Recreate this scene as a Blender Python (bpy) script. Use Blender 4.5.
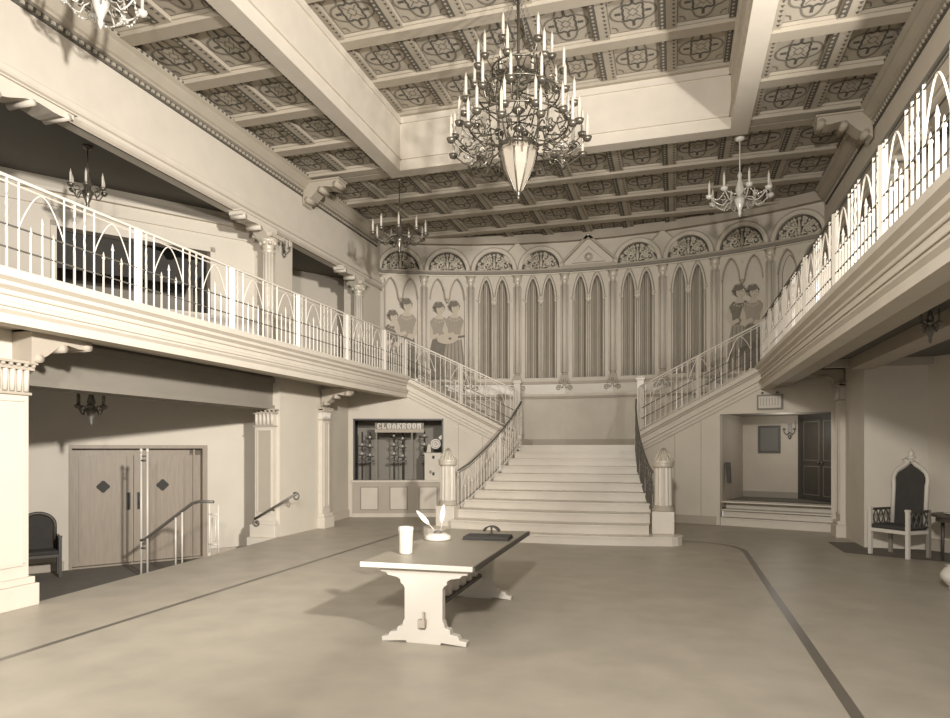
import bpy, bmesh, math, random
from mathutils import Vector, Matrix
random.seed(7)
SC = bpy.context.scene
for o in list(bpy.data.objects): bpy.data.objects.remove(o)
C = SC.collection
PI = math.pi
def rad(a): return math.radians(a)

# ------------------------------------------------------------------ camera
F_PX, VX, HY, EYE, CAMX = 670.0, 675.0, 448.0, 1.85, 2.5
yaw = math.atan((VX-475)/F_PX)
cd = bpy.data.cameras.new('camera'); cam = bpy.data.objects.new('camera', cd); C.objects.link(cam)
cam.location = (CAMX, 0, EYE); cam.rotation_euler = (PI/2, 0, yaw)
cd.sensor_width = 36; cd.lens = F_PX/950*36; cd.shift_y = (HY-359)/950
cd.clip_start = .05; cd.clip_end = 200
SC.camera = cam
# ------------------------------------------------------------------ light
SC.view_settings.view_transform = 'Standard'; SC.view_settings.look = 'None'
SC.view_settings.gamma = 1; SC.view_settings.use_curve_mapping = False
SC.view_settings.exposure = 0.0
w = bpy.data.worlds.new('world'); SC.world = w; w.use_nodes = True
w.node_tree.nodes['Background'].inputs[0].default_value = (1, .95, .895, 1)
w.node_tree.nodes['Background'].inputs[1].default_value = 0.45
LCOL = (1, .955, .905)
def look(o, t):
    o.rotation_euler = (Vector(t)-o.location).to_track_quat('-Z', 'Y').to_euler()
def spot(name, loc, target, power, size=150, blend=.6, r=.2):
    l = bpy.data.lights.new(name, 'SPOT'); l.energy = power; l.color = LCOL
    l.spot_size = rad(size); l.spot_blend = blend; l.shadow_soft_size = r
    o = bpy.data.objects.new(name, l); C.objects.link(o); o.location = loc; look(o, target); return o
def area(name, loc, target, power, sx, sy):
    l = bpy.data.lights.new(name, 'AREA'); l.shape = 'RECTANGLE'; l.size = sx; l.size_y = sy
    l.energy = power; l.color = LCOL
    o = bpy.data.objects.new(name, l); C.objects.link(o); o.location = loc; look(o, target); return o
spot('gallery_flood_light', (6.6, 0.6, 5.35), (-6.0, 9.4, 3.6), 11000, 104, 1.0, .3)
spot('ceiling_fill_spot', (6.9, 7.0, 4.9), (3.9, 9.6, 8.4), 2600, 62, .9, .1)  # added spot that only brightens the right side of the ceiling
spot('hall_flood_light', (2.2, -1.6, 4.4), (1.2, 16, 3.6), 3700, 105, .9, .25)
area('hall_fill_light', (0.5, -1.5, 5.0), (1, 12, 2.0), 260, 6, 4)
vl = bpy.data.lights.new('vestibule_light', 'POINT'); vl.energy = 16; vl.color = LCOL; vl.shadow_soft_size = .15
vo = bpy.data.objects.new('vestibule_light', vl); C.objects.link(vo); vo.location = (5.0, 17.6, 2.3)

# ------------------------------------------------------------------ materials
def lin(c, ds=.32):
    g_ = sum(c)/3; c = [v*(1-ds)+g_*ds for v in c]
    return tuple(((v/255+.055)/1.055)**2.4 if v/255 > .04045 else v/255/12.92 for v in c)
def mat(name, rgb, rough=.6, metal=0, var=.08, scale=3, bump=0, spec=.5, stretch=None, detail=4):
    m = bpy.data.materials.new(name); m.use_nodes = True; nt = m.node_tree
    b = nt.nodes['Principled BSDF']; b.inputs['Roughness'].default_value = rough
    b.inputs['Metallic'].default_value = metal; b.inputs['Specular IOR Level'].default_value = spec
    c = lin(rgb)
    tc = nt.nodes.new('ShaderNodeTexCoord'); mp = nt.nodes.new('ShaderNodeMapping')
    if stretch: mp.inputs['Scale'].default_value = stretch
    n = nt.nodes.new('ShaderNodeTexNoise'); n.inputs['Scale'].default_value = scale; n.inputs['Detail'].default_value = detail
    r = nt.nodes.new('ShaderNodeMixRGB'); r.inputs[1].default_value = tuple(max(0, v*(1-var)) for v in c)+(1,)
    r.inputs[2].default_value = tuple(min(1, v*(1+var)) for v in c)+(1,)
    nt.links.new(tc.outputs['Object'], mp.inputs[0]); nt.links.new(mp.outputs[0], n.inputs['Vector'])
    nt.links.new(n.outputs['Fac'], r.inputs[0]); nt.links.new(r.outputs[0], b.inputs['Base Color'])
    if bump:
        bp = nt.nodes.new('ShaderNodeBump'); bp.inputs['Strength'].default_value = bump; bp.inputs['Distance'].default_value = .01
        n2 = nt.nodes.new('ShaderNodeTexNoise'); n2.inputs['Scale'].default_value = scale*12
        nt.links.new(mp.outputs[0], n2.inputs['Vector']); nt.links.new(n2.outputs['Fac'], bp.inputs['Height'])
        nt.links.new(bp.outputs[0], b.inputs['Normal'])
    return m
PL = mat('cream_plaster', (208, 195, 173), .75, bump=.15)
PLW = mat('wall_plaster', (208, 195, 172), .7, var=.1, scale=1.2, bump=.1)
PLD = mat('shaded_ceiling_tone', (104, 100, 90), .8)  # gallery and under-balcony shade put into a dark tone
ARC = mat('arcade_plaster', (206, 193, 170), .7)
TAN = mat('tan_plaster', (178, 163, 140), .7)
MAR = mat('pale_marble', (210, 198, 177), .35, var=.07, scale=2.5)
FLR = mat('terrazzo_floor', (172, 160, 138), .42, var=.24, scale=2.2, detail=8, spec=.4)
STR = mat('dark_floor_inlay', (108, 99, 85), .35)
CAR = mat('dark_carpet', (112, 104, 90), .9, var=.15, scale=9, bump=.5)
IRN = mat('white_enamelled_iron', (214, 203, 184), .35)
IRD = mat('dull_iron', (112, 106, 94), .45, metal=.3)
WOOD = mat('oak', (152, 134, 110), .5, var=.22, scale=3, stretch=(9, 9, .8))
WDK = mat('dark_wood', (72, 66, 56), .45, var=.2, scale=3)
TTOP = mat('table_top', (150, 139, 118), .4)
WHT = mat('white_paint', (206, 196, 178), .5)
COF = mat('coffer_plaster', (176, 163, 140), .8, var=.1, scale=4)
COR = mat('coffer_rib', (174, 160, 136), .75, var=.1, scale=2)
ORN = mat('stencil_brown', (92, 85, 72), .8, var=.2, scale=6)
ORM = mat('stencil_tan', (124, 114, 96), .8, var=.2, scale=6)
GLD = mat('gilt_relief', (204, 192, 168), .45, metal=.2, var=.2, scale=8)
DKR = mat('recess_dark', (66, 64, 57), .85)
CUR = mat('grey_curtain', (196, 184, 162), .8, var=.1, scale=2)
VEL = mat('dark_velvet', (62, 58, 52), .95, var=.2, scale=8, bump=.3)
BRS = mat('old_brass', (112, 104, 88), .3, metal=.6, var=.2, scale=9)
CRY = mat('crystal_glass', (214, 208, 194), .12, spec=.9)
CAN = mat('ivory_candle', (196, 185, 164), .5)
MID = mat('taupe_tone', (140, 130, 113), .8)
SKIN = mat('mural_skin', (198, 182, 156), .8)
MHAIR = mat('mural_hair', (124, 113, 96), .8, var=.2, scale=12)
MDRS = mat('mural_dress', (164, 150, 128), .8, var=.2, scale=6, stretch=(6, 6, 1))
MDRK = mat('mural_dark_cloth', (128, 117, 100), .8, var=.25, scale=8)
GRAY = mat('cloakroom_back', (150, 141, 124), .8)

# ------------------------------------------------------------------ mesh collector
class MB:
    def __init__(s): s.v = []; s.f = []; s.m = []; s.s = []
    def add(s, vs, fs, m=0, sm=False):
        b = len(s.v); s.v += [tuple(p) for p in vs]
        for f in fs: s.f.append([b+i for i in f]); s.m.append(m); s.s.append(sm)
    def box(s, x0, x1, y0, y1, z0, z1, m=0):
        s.add([(x0,y0,z0),(x1,y0,z0),(x1,y1,z0),(x0,y1,z0),(x0,y0,z1),(x1,y0,z1),(x1,y1,z1),(x0,y1,z1)],
              [(0,3,2,1),(4,5,6,7),(0,1,5,4),(1,2,6,5),(2,3,7,6),(3,0,4,7)], m)
    def prism(s, poly, f, w0, w1, m=0, sm=False):
        n = len(poly)
        s.add([f(a, b, w0) for a, b in poly]+[f(a, b, w1) for a, b in poly],
              [list(range(n))[::-1], list(range(n, 2*n))], m)
        b = len(s.v)-2*n
        for i in range(n):
            j = (i+1) % n; s.f.append([b+i, b+j, b+n+j, b+n+i]); s.m.append(m); s.s.append(sm)
    def tube(s, pts, r, n=6, m=0, closed=False, cap=True):
        pts = [Vector(p) for p in pts]; N = len(pts); rs = r if isinstance(r, (list, tuple)) else [r]*N
        up = None; vs = []
        for i, p in enumerate(pts):
            a = pts[(i-1) % N] if (closed or i > 0) else p; b = pts[(i+1) % N] if (closed or i < N-1) else p
            d = (b-a).normalized() if (b-a).length > 1e-9 else Vector((0, 0, 1))
            if up is None: up = d.orthogonal().normalized()
            up = up-d*up.dot(d); up = up.normalized() if up.length > 1e-6 else d.orthogonal().normalized()
            q = d.cross(up)
            for k in range(n):
                t = 2*PI*(k+.5)/n; vs.append(p+(up*math.cos(t)+q*math.sin(t))*rs[i])
        fs = []
        for i in range(N if closed else N-1):
            j = (i+1) % N
            for k in range(n): k2 = (k+1) % n; fs.append((i*n+k, i*n+k2, j*n+k2, j*n+k))
        if cap and not closed: fs += [list(range(n))[::-1], list(range((N-1)*n, N*n))]
        s.add(vs, fs, m, n > 4)
    def bar(s, p, q, w, m=0):
        s.tube([p, q], w*.7071, 4, m)
    def lathe(s, prof, c=(0, 0, 0), n=16, m=0, sm=True):
        vs = []
        for r, z in prof:
            for k in range(n): t = 2*PI*k/n; vs.append((c[0]+r*math.cos(t), c[1]+r*math.sin(t), c[2]+z))
        fs = []
        for i in range(len(prof)-1):
            for k in range(n): k2 = (k+1) % n; fs.append((i*n+k, i*n+k2, (i+1)*n+k2, (i+1)*n+k))
        fs += [list(range(n))[::-1], list(range((len(prof)-1)*n, len(prof)*n))]
        s.add(vs, fs, m, sm)
    def ball(s, c, r, m=0, sz=1, n=8):
        k = 6; s.lathe([(r*max(.02, math.sin(PI*i/k)), -r*sz*math.cos(PI*i/k)) for i in range(k+1)], c, n, m)
    def ribbon(s, pts, wd, f, m=0, closed=True):
        N = len(pts); L = []
        for i, (x, y) in enumerate(pts):
            a = pts[(i-1) % N] if (closed or i > 0) else pts[i]; b = pts[(i+1) % N] if (closed or i < N-1) else pts[i]
            dx, dy = b[0]-a[0], b[1]-a[1]; l = math.hypot(dx, dy) or 1; nx, ny = -dy/l*wd/2, dx/l*wd/2
            L += [f(x+nx, y+ny), f(x-nx, y-ny)]
        fs = [(2*i, 2*i+1, 2*((i+1) % N)+1, 2*((i+1) % N)) for i in range(N if closed else N-1)]
        s.add(L, fs, m)
    def plate(s, outer, holes, f, w0, w1, m=0):
        cu = bpy.data.curves.new('t', 'CURVE'); cu.dimensions = '2D'; cu.fill_mode = 'BOTH'; cu.extrude = .5
        for poly in [outer]+holes:
            sp = cu.splines.new('POLY'); sp.points.add(len(poly)-1); sp.use_cyclic_u = True
            for i, (a, b) in enumerate(poly): sp.points[i].co = (a, b, 0, 1)
        ob = bpy.data.objects.new('t', cu); C.objects.link(ob)
        bpy.context.view_layer.update()
        me = ob.evaluated_get(bpy.context.evaluated_depsgraph_get()).to_mesh()
        vs = [f(v.co.x, v.co.y, w0+(v.co.z+.5)*(w1-w0)) for v in me.vertices]
        s.add(vs, [tuple(p.vertices) for p in me.polygons], m)
        bpy.data.objects.remove(ob); bpy.data.curves.remove(cu)
    def xf(s, M):
        s.v = [tuple(M @ Vector(p)) for p in s.v]; return s
    def build(s, name, mats, parent=None, kind=None, bevel=0):
        me = bpy.data.meshes.new(name); me.from_pydata(s.v, [], s.f)
        for mm in (mats if isinstance(mats, (list, tuple)) else [mats]): me.materials.append(mm)
        me.polygons.foreach_set('material_index', s.m); me.polygons.foreach_set('use_smooth', s.s)
        bm = bmesh.new(); bm.from_mesh(me); bmesh.ops.remove_doubles(bm, verts=bm.verts, dist=1e-5)
        bmesh.ops.recalc_face_normals(bm, faces=bm.faces); bm.to_mesh(me); bm.free(); me.update()
        o = bpy.data.objects.new(name, me); C.objects.link(o)
        if parent: o.parent = parent
        if kind: o['kind'] = kind
        if bevel:
            b = o.modifiers.new('bevel', 'BEVEL'); b.width = bevel; b.segments = 2; b.limit_method = 'ANGLE'
        return o
def thing(name, label, cat, loc=(0, 0, 0), rz=0, group=None):
    o = bpy.data.objects.new(name, None); C.objects.link(o); o.empty_display_size = .1
    o.location = loc; o.rotation_euler = (0, 0, rz); return tag(o, label, cat, group)
def tag(o, label, cat=None, group=None):
    o['label'] = label
    if cat: o['category'] = cat
    if group: o['group'] = group
    return o
def copy_tree(o, loc=None, rz=None, label=None, group=None, parent=None):
    c = o.copy(); C.objects.link(c)
    if parent: c.parent = parent
    if loc is not None: c.location = loc
    if rz is not None: c.rotation_euler = (0, 0, rz)
    if label: c['label'] = label
    if group: c['group'] = group
    for ch in list(o.children): copy_tree(ch, parent=c)
    return c
def XY(f=lambda a, b, w: (a, b, w)): return f
def arc(cx, cy, r, a0, a1, n): return [(cx+r*math.cos(rad(a0+(a1-a0)*i/n)), cy+r*math.sin(rad(a0+(a1-a0)*i/n))) for i in range(n+1)]
def lancet(cx, w, z0, zs, za, n=8):
    """pointed-arch outline, width w, base z0, springing zs, apex za"""
    hw = w/2; P = [(cx-hw, z0), (cx+hw, z0)]
    for i in range(n+1): t = i/n; P.append((cx+hw*math.cos(t*PI/2)**.9 if t < 1 else cx, zs+(za-zs)*math.sin(t*PI/2)**1.0*(.55+.45*t) if t < 1 else za))
    for i in range(n-1, -1, -1): t = i/n; P.append((cx-hw*math.cos(t*PI/2)**.9, zs+(za-zs)*math.sin(t*PI/2)*(.55+.45*t)))
    return P[:-1] if abs(P[-1][1]-z0) < 1e-6 else P

# ================================================================== SETTING
ZL = 1.93     # landing level
ZB = 3.72     # balcony level
ZC = 8.3      # lower coffer soffit
BX = 4.45     # balcony front edge
# ---- main floor
m = MB()
fl = [(-4.85, -2), (-4.85, 6.3), (-5.38, 12.2), (-5.9, 14.2), (-6.2, 19), (7.6, 19), (8.6, -2)]
m.prism(fl, lambda a, b, w: (a, b, w), -.25, 0, 0)
def stripe(pts, wd, z=.003):
    m.ribbon(pts, wd, lambda a, b: (a, b, z), 1, closed=False)
stripe([(-3.15, -1), (-3.15, 13.4)]+arc(-1.95, 13.4, 1.2, 180, 120, 5), .07)
stripe([(3.7, -1), (3.7, 12.9)]+arc(2.7, 12.9, 1.0, 0, 110, 7)+[(2.2, 13.9)], .09)
m.add([(5.37, 14.6, .005), (5.37, 13.2, .005), (6.9, 12.5, .005), (8.2, 12.5, .005), (8.2, 15, .005)], [(0, 1, 2, 3, 4)], 2)
m.build('floor', [FLR, STR, CAR], kind='structure')
# ---- sunken vestibule floor and its steps
m = MB(); m.prism([(-4.8, 0), (-5.3, 14.5), (-6.5, 14.5), (-11.2, 8.0), (-11.2, 0)], lambda a, b, w: (a, b, w), -.7, -.5)
m.build('floor', CAR, kind='structure')
m = MB()
for i in range(2):
    dx = .34*(i+1)
    m.prism([(-4.84, 2), (-4.84, 6.3), (-5.37, 12.2), (-5.37-dx, 12.2), (-4.86-dx, 6.3), (-4.86-dx, 2)], lambda a, b, w: (a, b, w), -.5, -.167*(i+1))
m.build('trim_1', CAR, kind='structure')
# ---- angled outer walls (lower doors, upper opening)
WA = Vector((-8.68, 10.12)); WD = (Vector((-7.29, 12.0))-WA).normalized(); WN = Vector((WD.y, -WD.x))   # normal to the hall
m = MB(); fL = lambda a, b, w: ((WA+WD*a+WN*w).x, (WA+WD*a+WN*w).y, b)
m.plate([(-3.6, -.5), (3.85, -.5), (3.85, 7.05), (-3.6, 7.05)],
        [[(0, -.5+.001), (2.56, -.5+.001), (2.56, 1.91), (0, 1.91)], [(-.2, 4.75), (2.62, 4.75), (2.62, 6.08), (-.2, 6.08)]], fL, -.25, 0)
# cornice under gallery ceiling, dark line frame
m.prism([(0, 0), (.10, 0), (.10, .06), (.05, .16), (0, .16)], lambda a, b, w: fL(w, 6.89-.16+b-.02, a), -3.6, 3.85)
m.prism([(0, 0), (.04, 0), (.04, .04), (0, .04)], lambda a, b, w: fL(w, 6.45+b, a), -3.6, 3.85)
m.build('wall_left', PLW, kind='structure')
m = MB()   # skirting along the angled wall
for a0, a1 in ((-3.6, -.08), (2.64, 3.85)): m.prism([(0, 0), (.03, 0), (.03, .16), (0, .18)], lambda a, b, w: fL(w, -.5+b, a), a0, a1)
m.build('baseboard_left', TAN, kind='structure')
# right outer wall: pier return face and angled wall
m = MB(); RA = Vector((6.9, 14.0)); RD = Vector((.6, -.8))
fR = lambda a, b, w: (RA.x+RD.x*a-.8*w, RA.y+RD.y*a-.6*w, b)
m.plate([(0, 0), (7, 0), (7, 3.5), (0, 3.5)], [], fR, -.2, 0)
m.prism([(0, 0), (.03, 0), (.03, .2), (0, .22)], lambda a, b, w: fR(w, b, a), 0, 7, 1)
m.build('wall_right', [PLW, TAN], kind='structure')
m = MB()
fRU = lambda a, b, w: (-(WA+WD*a+WN*w).x, (WA+WD*a+WN*w).y, b)
m.plate([(-7, 3.7), (3.85, 3.7), (3.85, 7.05), (-7, 7.05)], [], fRU, -.2, 0)
m.build('wall_right', PLW, kind='structure')
# second gallery bays
for sx, nm in ((-1, 'wall_left'), (1, 'wall_right')):
    m = MB(); A = Vector((-6.6, 13.4)); B = Vector((-8.6, 16.2)); D = Vector((-7.0, 18.7))
    for P, Q in ((A, B), (B, D), (D, Vector((-6.0, 18.75)))):
        t = (Q-P).normalized(); n = Vector((-t.y, t.x))*.15
        m.prism([tuple(P), tuple(Q), tuple(Q+n), tuple(P+n)], lambda a, b, w: (a if sx < 0 else -a, b, w), 3.7, 7.05)
    m.build(nm, PLW, kind='structure')
# ---- balcony slabs with profiled fascia
def balcony(sx):
    S = lambda x: sx*x
    m = MB()
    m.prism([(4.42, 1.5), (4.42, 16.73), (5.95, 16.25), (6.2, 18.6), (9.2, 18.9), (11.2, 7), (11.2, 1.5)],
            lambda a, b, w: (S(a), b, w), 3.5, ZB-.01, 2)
    prof = [(4.40, 3.2), (4.40, 3.3), (4.36, 3.34), (4.36, 3.42), (4.40, 3.44), (4.40, 3.56), (4.34, 3.60), (4.34, 3.64), (4.28, 3.68), (4.28, 3.76), (4.62, 3.76), (4.62, 3.2)]
    m.prism(prof, lambda a, b, w: (S(a), w, b), 1.5, 16.72, 0)
    m.prism([(4.62, 3.24), (4.62, 3.34), (4.95, 3.34), (4.95, 3.24)], lambda a, b, w: (S(a), w, b), 1.5, 16.6, 1)
    m.box(min(S(4.385), S(4.41)), max(S(4.385), S(4.41)), 1.5, 16.7, 3.50, 3.515, 3)
    m.box(min(S(4.345), S(4.37)), max(S(4.345), S(4.37)), 1.5, 16.7, 3.37, 3.38, 3)
    return m.build('floor', [PL, TAN, PLD, TAN], kind='structure')
balcony(-1); balcony(1)
m = MB(); m.box(-5.95, -5.55, 0, 12.2, 2.72, 3.5); m.box(-5.98, -5.5, 0, 12.2, 2.66, 2.74); m.box(-5.54, -5.50, 0, 12.2, 3.2, 3.3)
m.build('trim_2', MID, kind='structure')  # darker taupe puts the shade under the balcony into the beam's colour
m = MB(); m.box(5.6, 6.0, 0, 13.9, 3.3, 3.5); m.box(5.2, 6.95, 13.9, 14.05, 3.36, 3.5); m.build('trim_3', TAN, kind='structure')
# ---- lower piers
def pier(name, x0, x1, y0, y1, z0, z1, lab=None):
    m = MB(); m.box(x0, x1, y0, y1, z0, z1); return m.build(name, PLW, kind='structure')
pier('wall_left', -6.1, -4.98, 5.2, 6.12, -.5, 3.5)
pier('wall_left', -5.98, -5.38, 12.2, 14.3, -.5, 3.5)
pier('wall_left', -6.0, -5.37, 11.95, 12.2, -.5, 0)
m = MB(); m.prism([(-5.7, 14.3), (-5.9, 16.3), (-6.2, 16.3), (-6.2, 14.3)], lambda a, b, w: (a, b, w), 0, 3.5)
m.prism([(-5.66, 14.3), (-5.87, 16.3), (-5.95, 16.3), (-5.95, 14.3)], lambda a, b, w: (a, b, w), 0, .2)
m.build('wall_left', PLW, kind='structure')
pier('wall_right', 5.87, 6.95, 14.0, 16.3, 0, 3.5)
# ---- walls under the side flights, with openings
O_, I_ = Vector((-5.9, 16.25)), Vector((-1.62, 17.75)); SD = (I_-O_).normalized(); SNn = Vector((SD.y, -SD.x)); SLEN = (I_-O_).length
def smap(sx): return lambda a, b, w: ((O_+SD*a+SNn*w).x*(1 if sx < 0 else -1), (O_+SD*a+SNn*w).y, b)
ztop = lambda s: 3.72 if s < 1.55 else 3.72-(s-1.55)*.512
def flight_wall(sx, nm, hole):
    f = smap(sx); m = MB()
    m.plate([(0, 0), (SLEN, 0), (SLEN, ztop(SLEN)), (1.55, 3.72), (0, 3.72)], [hole], f, -.2, 0)
    # stringer mouldings: sloping bands
    def band(dz0, dz1, w1, mi):
        a = 1.52; b = SLEN+.1
        m.prism([(a, ztop(a)+dz0), (b, ztop(b)+dz0), (b, ztop(b)+dz1), (a, ztop(a)+dz1)], f, -.02, w1, mi)
    band(-.06, .04, .14, 0); band(-.13, -.06, .10, 1); band(-.28, -.13, .06, 0); band(-.37, -.29, .04, 0); band(-.47, -.45, .02, 1)
    # panel joint lines
    for s_ in (2.95, 3.6): m.prism([(s_, .2), (s_+.015, .2), (s_+.015, ztop(s_)-.5), (s_, ztop(s_)-.5)], f, 0, .004, 1)
    # skirting
    for a0, a1 in ((2.6, SLEN),)+(((0, .1),) if sx > 0 else ()):
        m.prism([(a0, 0), (a1, 0), (a1, .2), (a0, .2)], f, 0, .035, 1)
    return m.build(nm, [PLW, TAN], kind='structure')
flight_wall(-1, 'wall_left', [(.13, .97), (2.55, .97), (2.55, 2.64), (.13, 2.64)])
flight_wall(1, 'wall_right', [(.13, .001), (2.51, .001), (2.51, 2.66), (.13, 2.66)])
# ---- landing and its floor
m = MB(); arcpts = [(13*math.sin(rad(t)), 7.4+13*math.cos(rad(t))) for t in range(-7, 8, 2)]
m.prism([(-1.66, 17.9), (1.66, 17.9)]+arcpts[::-1], lambda a, b, w: (a, b, w), 1.6, ZL)
m.build('floor', MAR, kind='structure')

# ---- curved arcade wall
RW = 13.0; AY = 7.4; BAY = rad(6.39); CH = 2*RW*math.sin(BAY/2); RM = RW*math.cos(BAY/2)
def bay_frame(i):
    t = (i-4)*BAY
    return (RM*math.sin(t), AY+RM*math.cos(t)), -t
def joint_frame(j):
    t = (j-4.5)*BAY
    return (RW*math.sin(t), AY+RW*math.cos(t)), -t
def bmap(i):
    (cx, cy), r = bay_frame(i); c, s = math.cos(r), math.sin(r)
    return lambda a, b, w: (cx+a*c-w*s, cy+a*s+w*c, b)      # w: depth behind the face
def jmap(j):
    (cx, cy), r = joint_frame(j); c, s = math.cos(r), math.sin(r)
    return lambda a, b, w: (cx+a*c-w*s, cy+a*s+w*c, b)
MURAL = (0, 1, 7, 8)
m = MB(); hw = CH/2+.005
for i in range(9):
    f = bmap(i)
    low = [(-hw, 1.5), (hw, 1.5), (hw, 3.42), (-hw, 3.42)]
    m.prism(low, f, 0, .5, 0)
    m.prism([(-hw, 1.93), (hw, 1.93), (hw, 2.12), (-hw, 2.12)], f, -.04, 0, 1)                     # skirting
    m.prism([(-hw, 3.36), (hw, 3.36), (hw, 3.42), (-hw, 3.42)], f, -.07, 0, 1)
    m.prism([(-hw, 3.42), (hw, 3.42), (hw, 3.50), (-hw, 3.50)], f, -.12, 0.3, 0)
    m.prism([(-hw, 3.50), (hw, 3.50), (hw, 3.54), (-hw, 3.54)], f, -.03, 0.3, 2)
    m.prism([(-hw, 3.54), (hw, 3.54), (hw, 3.80), (-hw, 3.80)], f, -.05, .5, 3)                    # white kerb
    m.prism([(-hw, 3.80), (hw, 3.80), (hw, 3.88), (-hw, 3.88)], f, -.10, .5, 1)
    if i in MURAL:
        W2 = .54; zp = 6.42
        P = [(-W2, 3.95), (W2, 3.95), (W2, 6.62)]
        def parc(x0, x1):   # pointed arch from x0 to x1 springing 6.62/6.5 apex 7.08
            c = (x0+x1)/2; out = []
            for k in range(1, 8):
                t = k/8; q = math.sin(t*PI/2); out.append((x0+(c-x0)*t, 6.55+(.53)*math.sin(t*PI/2)**.8))
            out.append((c, 7.1))
            for k in range(7, 0, -1):
                t = k/8; out.append((x1+(c-x1)*t, 6.55+(.53)*math.sin(t*PI/2)**.8))
            return out
        P = [(-W2, 3.95), (W2, 3.95), (W2, 6.5)]+parc(W2, .06)+[(.06, 6.45), (-.06, 6.45)]+parc(-.06, -W2)+[(-W2, 6.5)]
        m.plate([(-hw, 3.88), (hw, 3.88), (hw, 7.2), (-hw, 7.2)], [P], f, 0, .10, 0)
        for x0, x1 in ((W2, .06), (-.06, -W2)):
            m.tube([f(a, b, -.01) for a, b in [(x0, 6.45)]+parc(x0, x1)+[(x1, 6.45)]], .02, 5, 1)
        m.lathe([(.01, 0), (.05, .06), (.06, .1), (.02, .14)], f(0, 6.34, 0), 8, 1)
    else:
        H = [lancet(-.25, .33, 4.0, 6.45, 7.06), lancet(.25, .33, 4.0, 6.45, 7.06)]
        m.plate([(-hw, 3.88), (hw, 3.88), (hw, 7.2), (-hw, 7.2)], H, f, 0, .10, 0)
        for cx in (-.25, .25):
            m.tube([f(a, b, -.02) for a, b in lancet(cx, .39, 4.0, 6.42, 7.12)[1:]+[(cx-.195, 4.0)]], .03, 6, 5)
            m.tube([f(a, b, -.0) for a, b in lancet(cx, .47, 4.0, 6.42, 7.19)[2:]], .012, 5, 4)
            for q in (-1, 1): m.tube([f(cx+q*.195, 4.0, -.03), f(cx+q*.195, 6.42, -.03)], .026, 8, 5); m.tube([f(cx+q*.228, 4.0, -.0), f(cx+q*.228, 6.42, -.0)], .009, 4, 4)
            for q in (-1, 1): m.lathe([(.02, 0), (.045, .05), (.03, .09), (.05, .13)], f(cx+q*.195, 6.3, -.03), 8, 2)
        m.lathe([(.01, 0), (.05, .08), (.065, .14), (.04, .2), (.06, .26), (.05, .3)], f(0, 6.22, -.02), 8, 2)
        for q in (-.5, .5): m.ball(f(q, 6.42, -.05), .035, 0)
    # carved diamonds between the lancet heads
    m.prism([(0, 6.86), (.035, 6.95), (0, 7.04), (-.035, 6.95)], f, -.012, 0, 2)
    # entablature band
    m.prism([(-hw, 7.16), (hw, 7.16), (hw, 7.2), (-hw, 7.2)], f, -.05, .1, 2)
    m.prism([(-hw, 7.2), (hw, 7.2), (hw, 7.27), (-hw, 7.27)], f, -.12, .1, 4)
    m.prism([(-hw, 7.27), (hw, 7.27), (hw, 7.32), (-hw, 7.32)], f, -.16, .1, 1)
    # upper wall
    m.prism([(-hw, 7.3), (hw, 7.3), (hw, 8.6), (-hw, 8.6)], f, .06, .5, 0)
    m.prism([(-hw, 8.14), (hw, 8.14), (hw, 8.4), (-hw, 8.4)], f, -.12, .1, 1)
    if i != 4:
        o = arc(0, 7.32, .70, 0, 180, 20); q = arc(0, 7.32, .585, 180, 0, 20)
        m.prism(o+q, f, -.10, .1, 0)
        m.tube([f(a, b, -.10) for a, b in arc(0, 7.32, .70, 0, 180, 20)], .02, 5, 1)  # tan outer ring: crease shade of the arch put into its colour
        m.tube([f(a, b, -.10) for a, b in arc(0, 7.32, .59, 0, 180, 20)], .016, 5, 0)
    # back sheet added behind the bays to stop light
    m.prism([(-hw-.05, 3.8), (hw+.05, 3.8), (hw+.05, 8.4), (-hw-.05, 8.4)], f, .5, .55, 4)
for j in (3, 6):      # diamond blocks between arches
    f = jmap(j)
    m.prism([(0, 7.32), (.44, 7.76), (0, 8.2), (-.44, 7.76)], f, -.07, .1, 0); m.tube([f(-.44, 7.76, -.075), f(0, 8.2, -.075), f(.44, 7.76, -.075)], .022, 5, 1)
    for k in (-1, 0, 1): m.prism([(k*.1-.17, 7.72), (k*.1-.155, 7.735), (k*.1+.0, 7.58), (k*.1-.015, 7.565)], lambda a, b, w: f(a+.08, b+.08, w), -.056, -.05, 1)
m.build('wall_back', [ARC, TAN, GLD, MAR, MID, PL], kind='structure')

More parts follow.
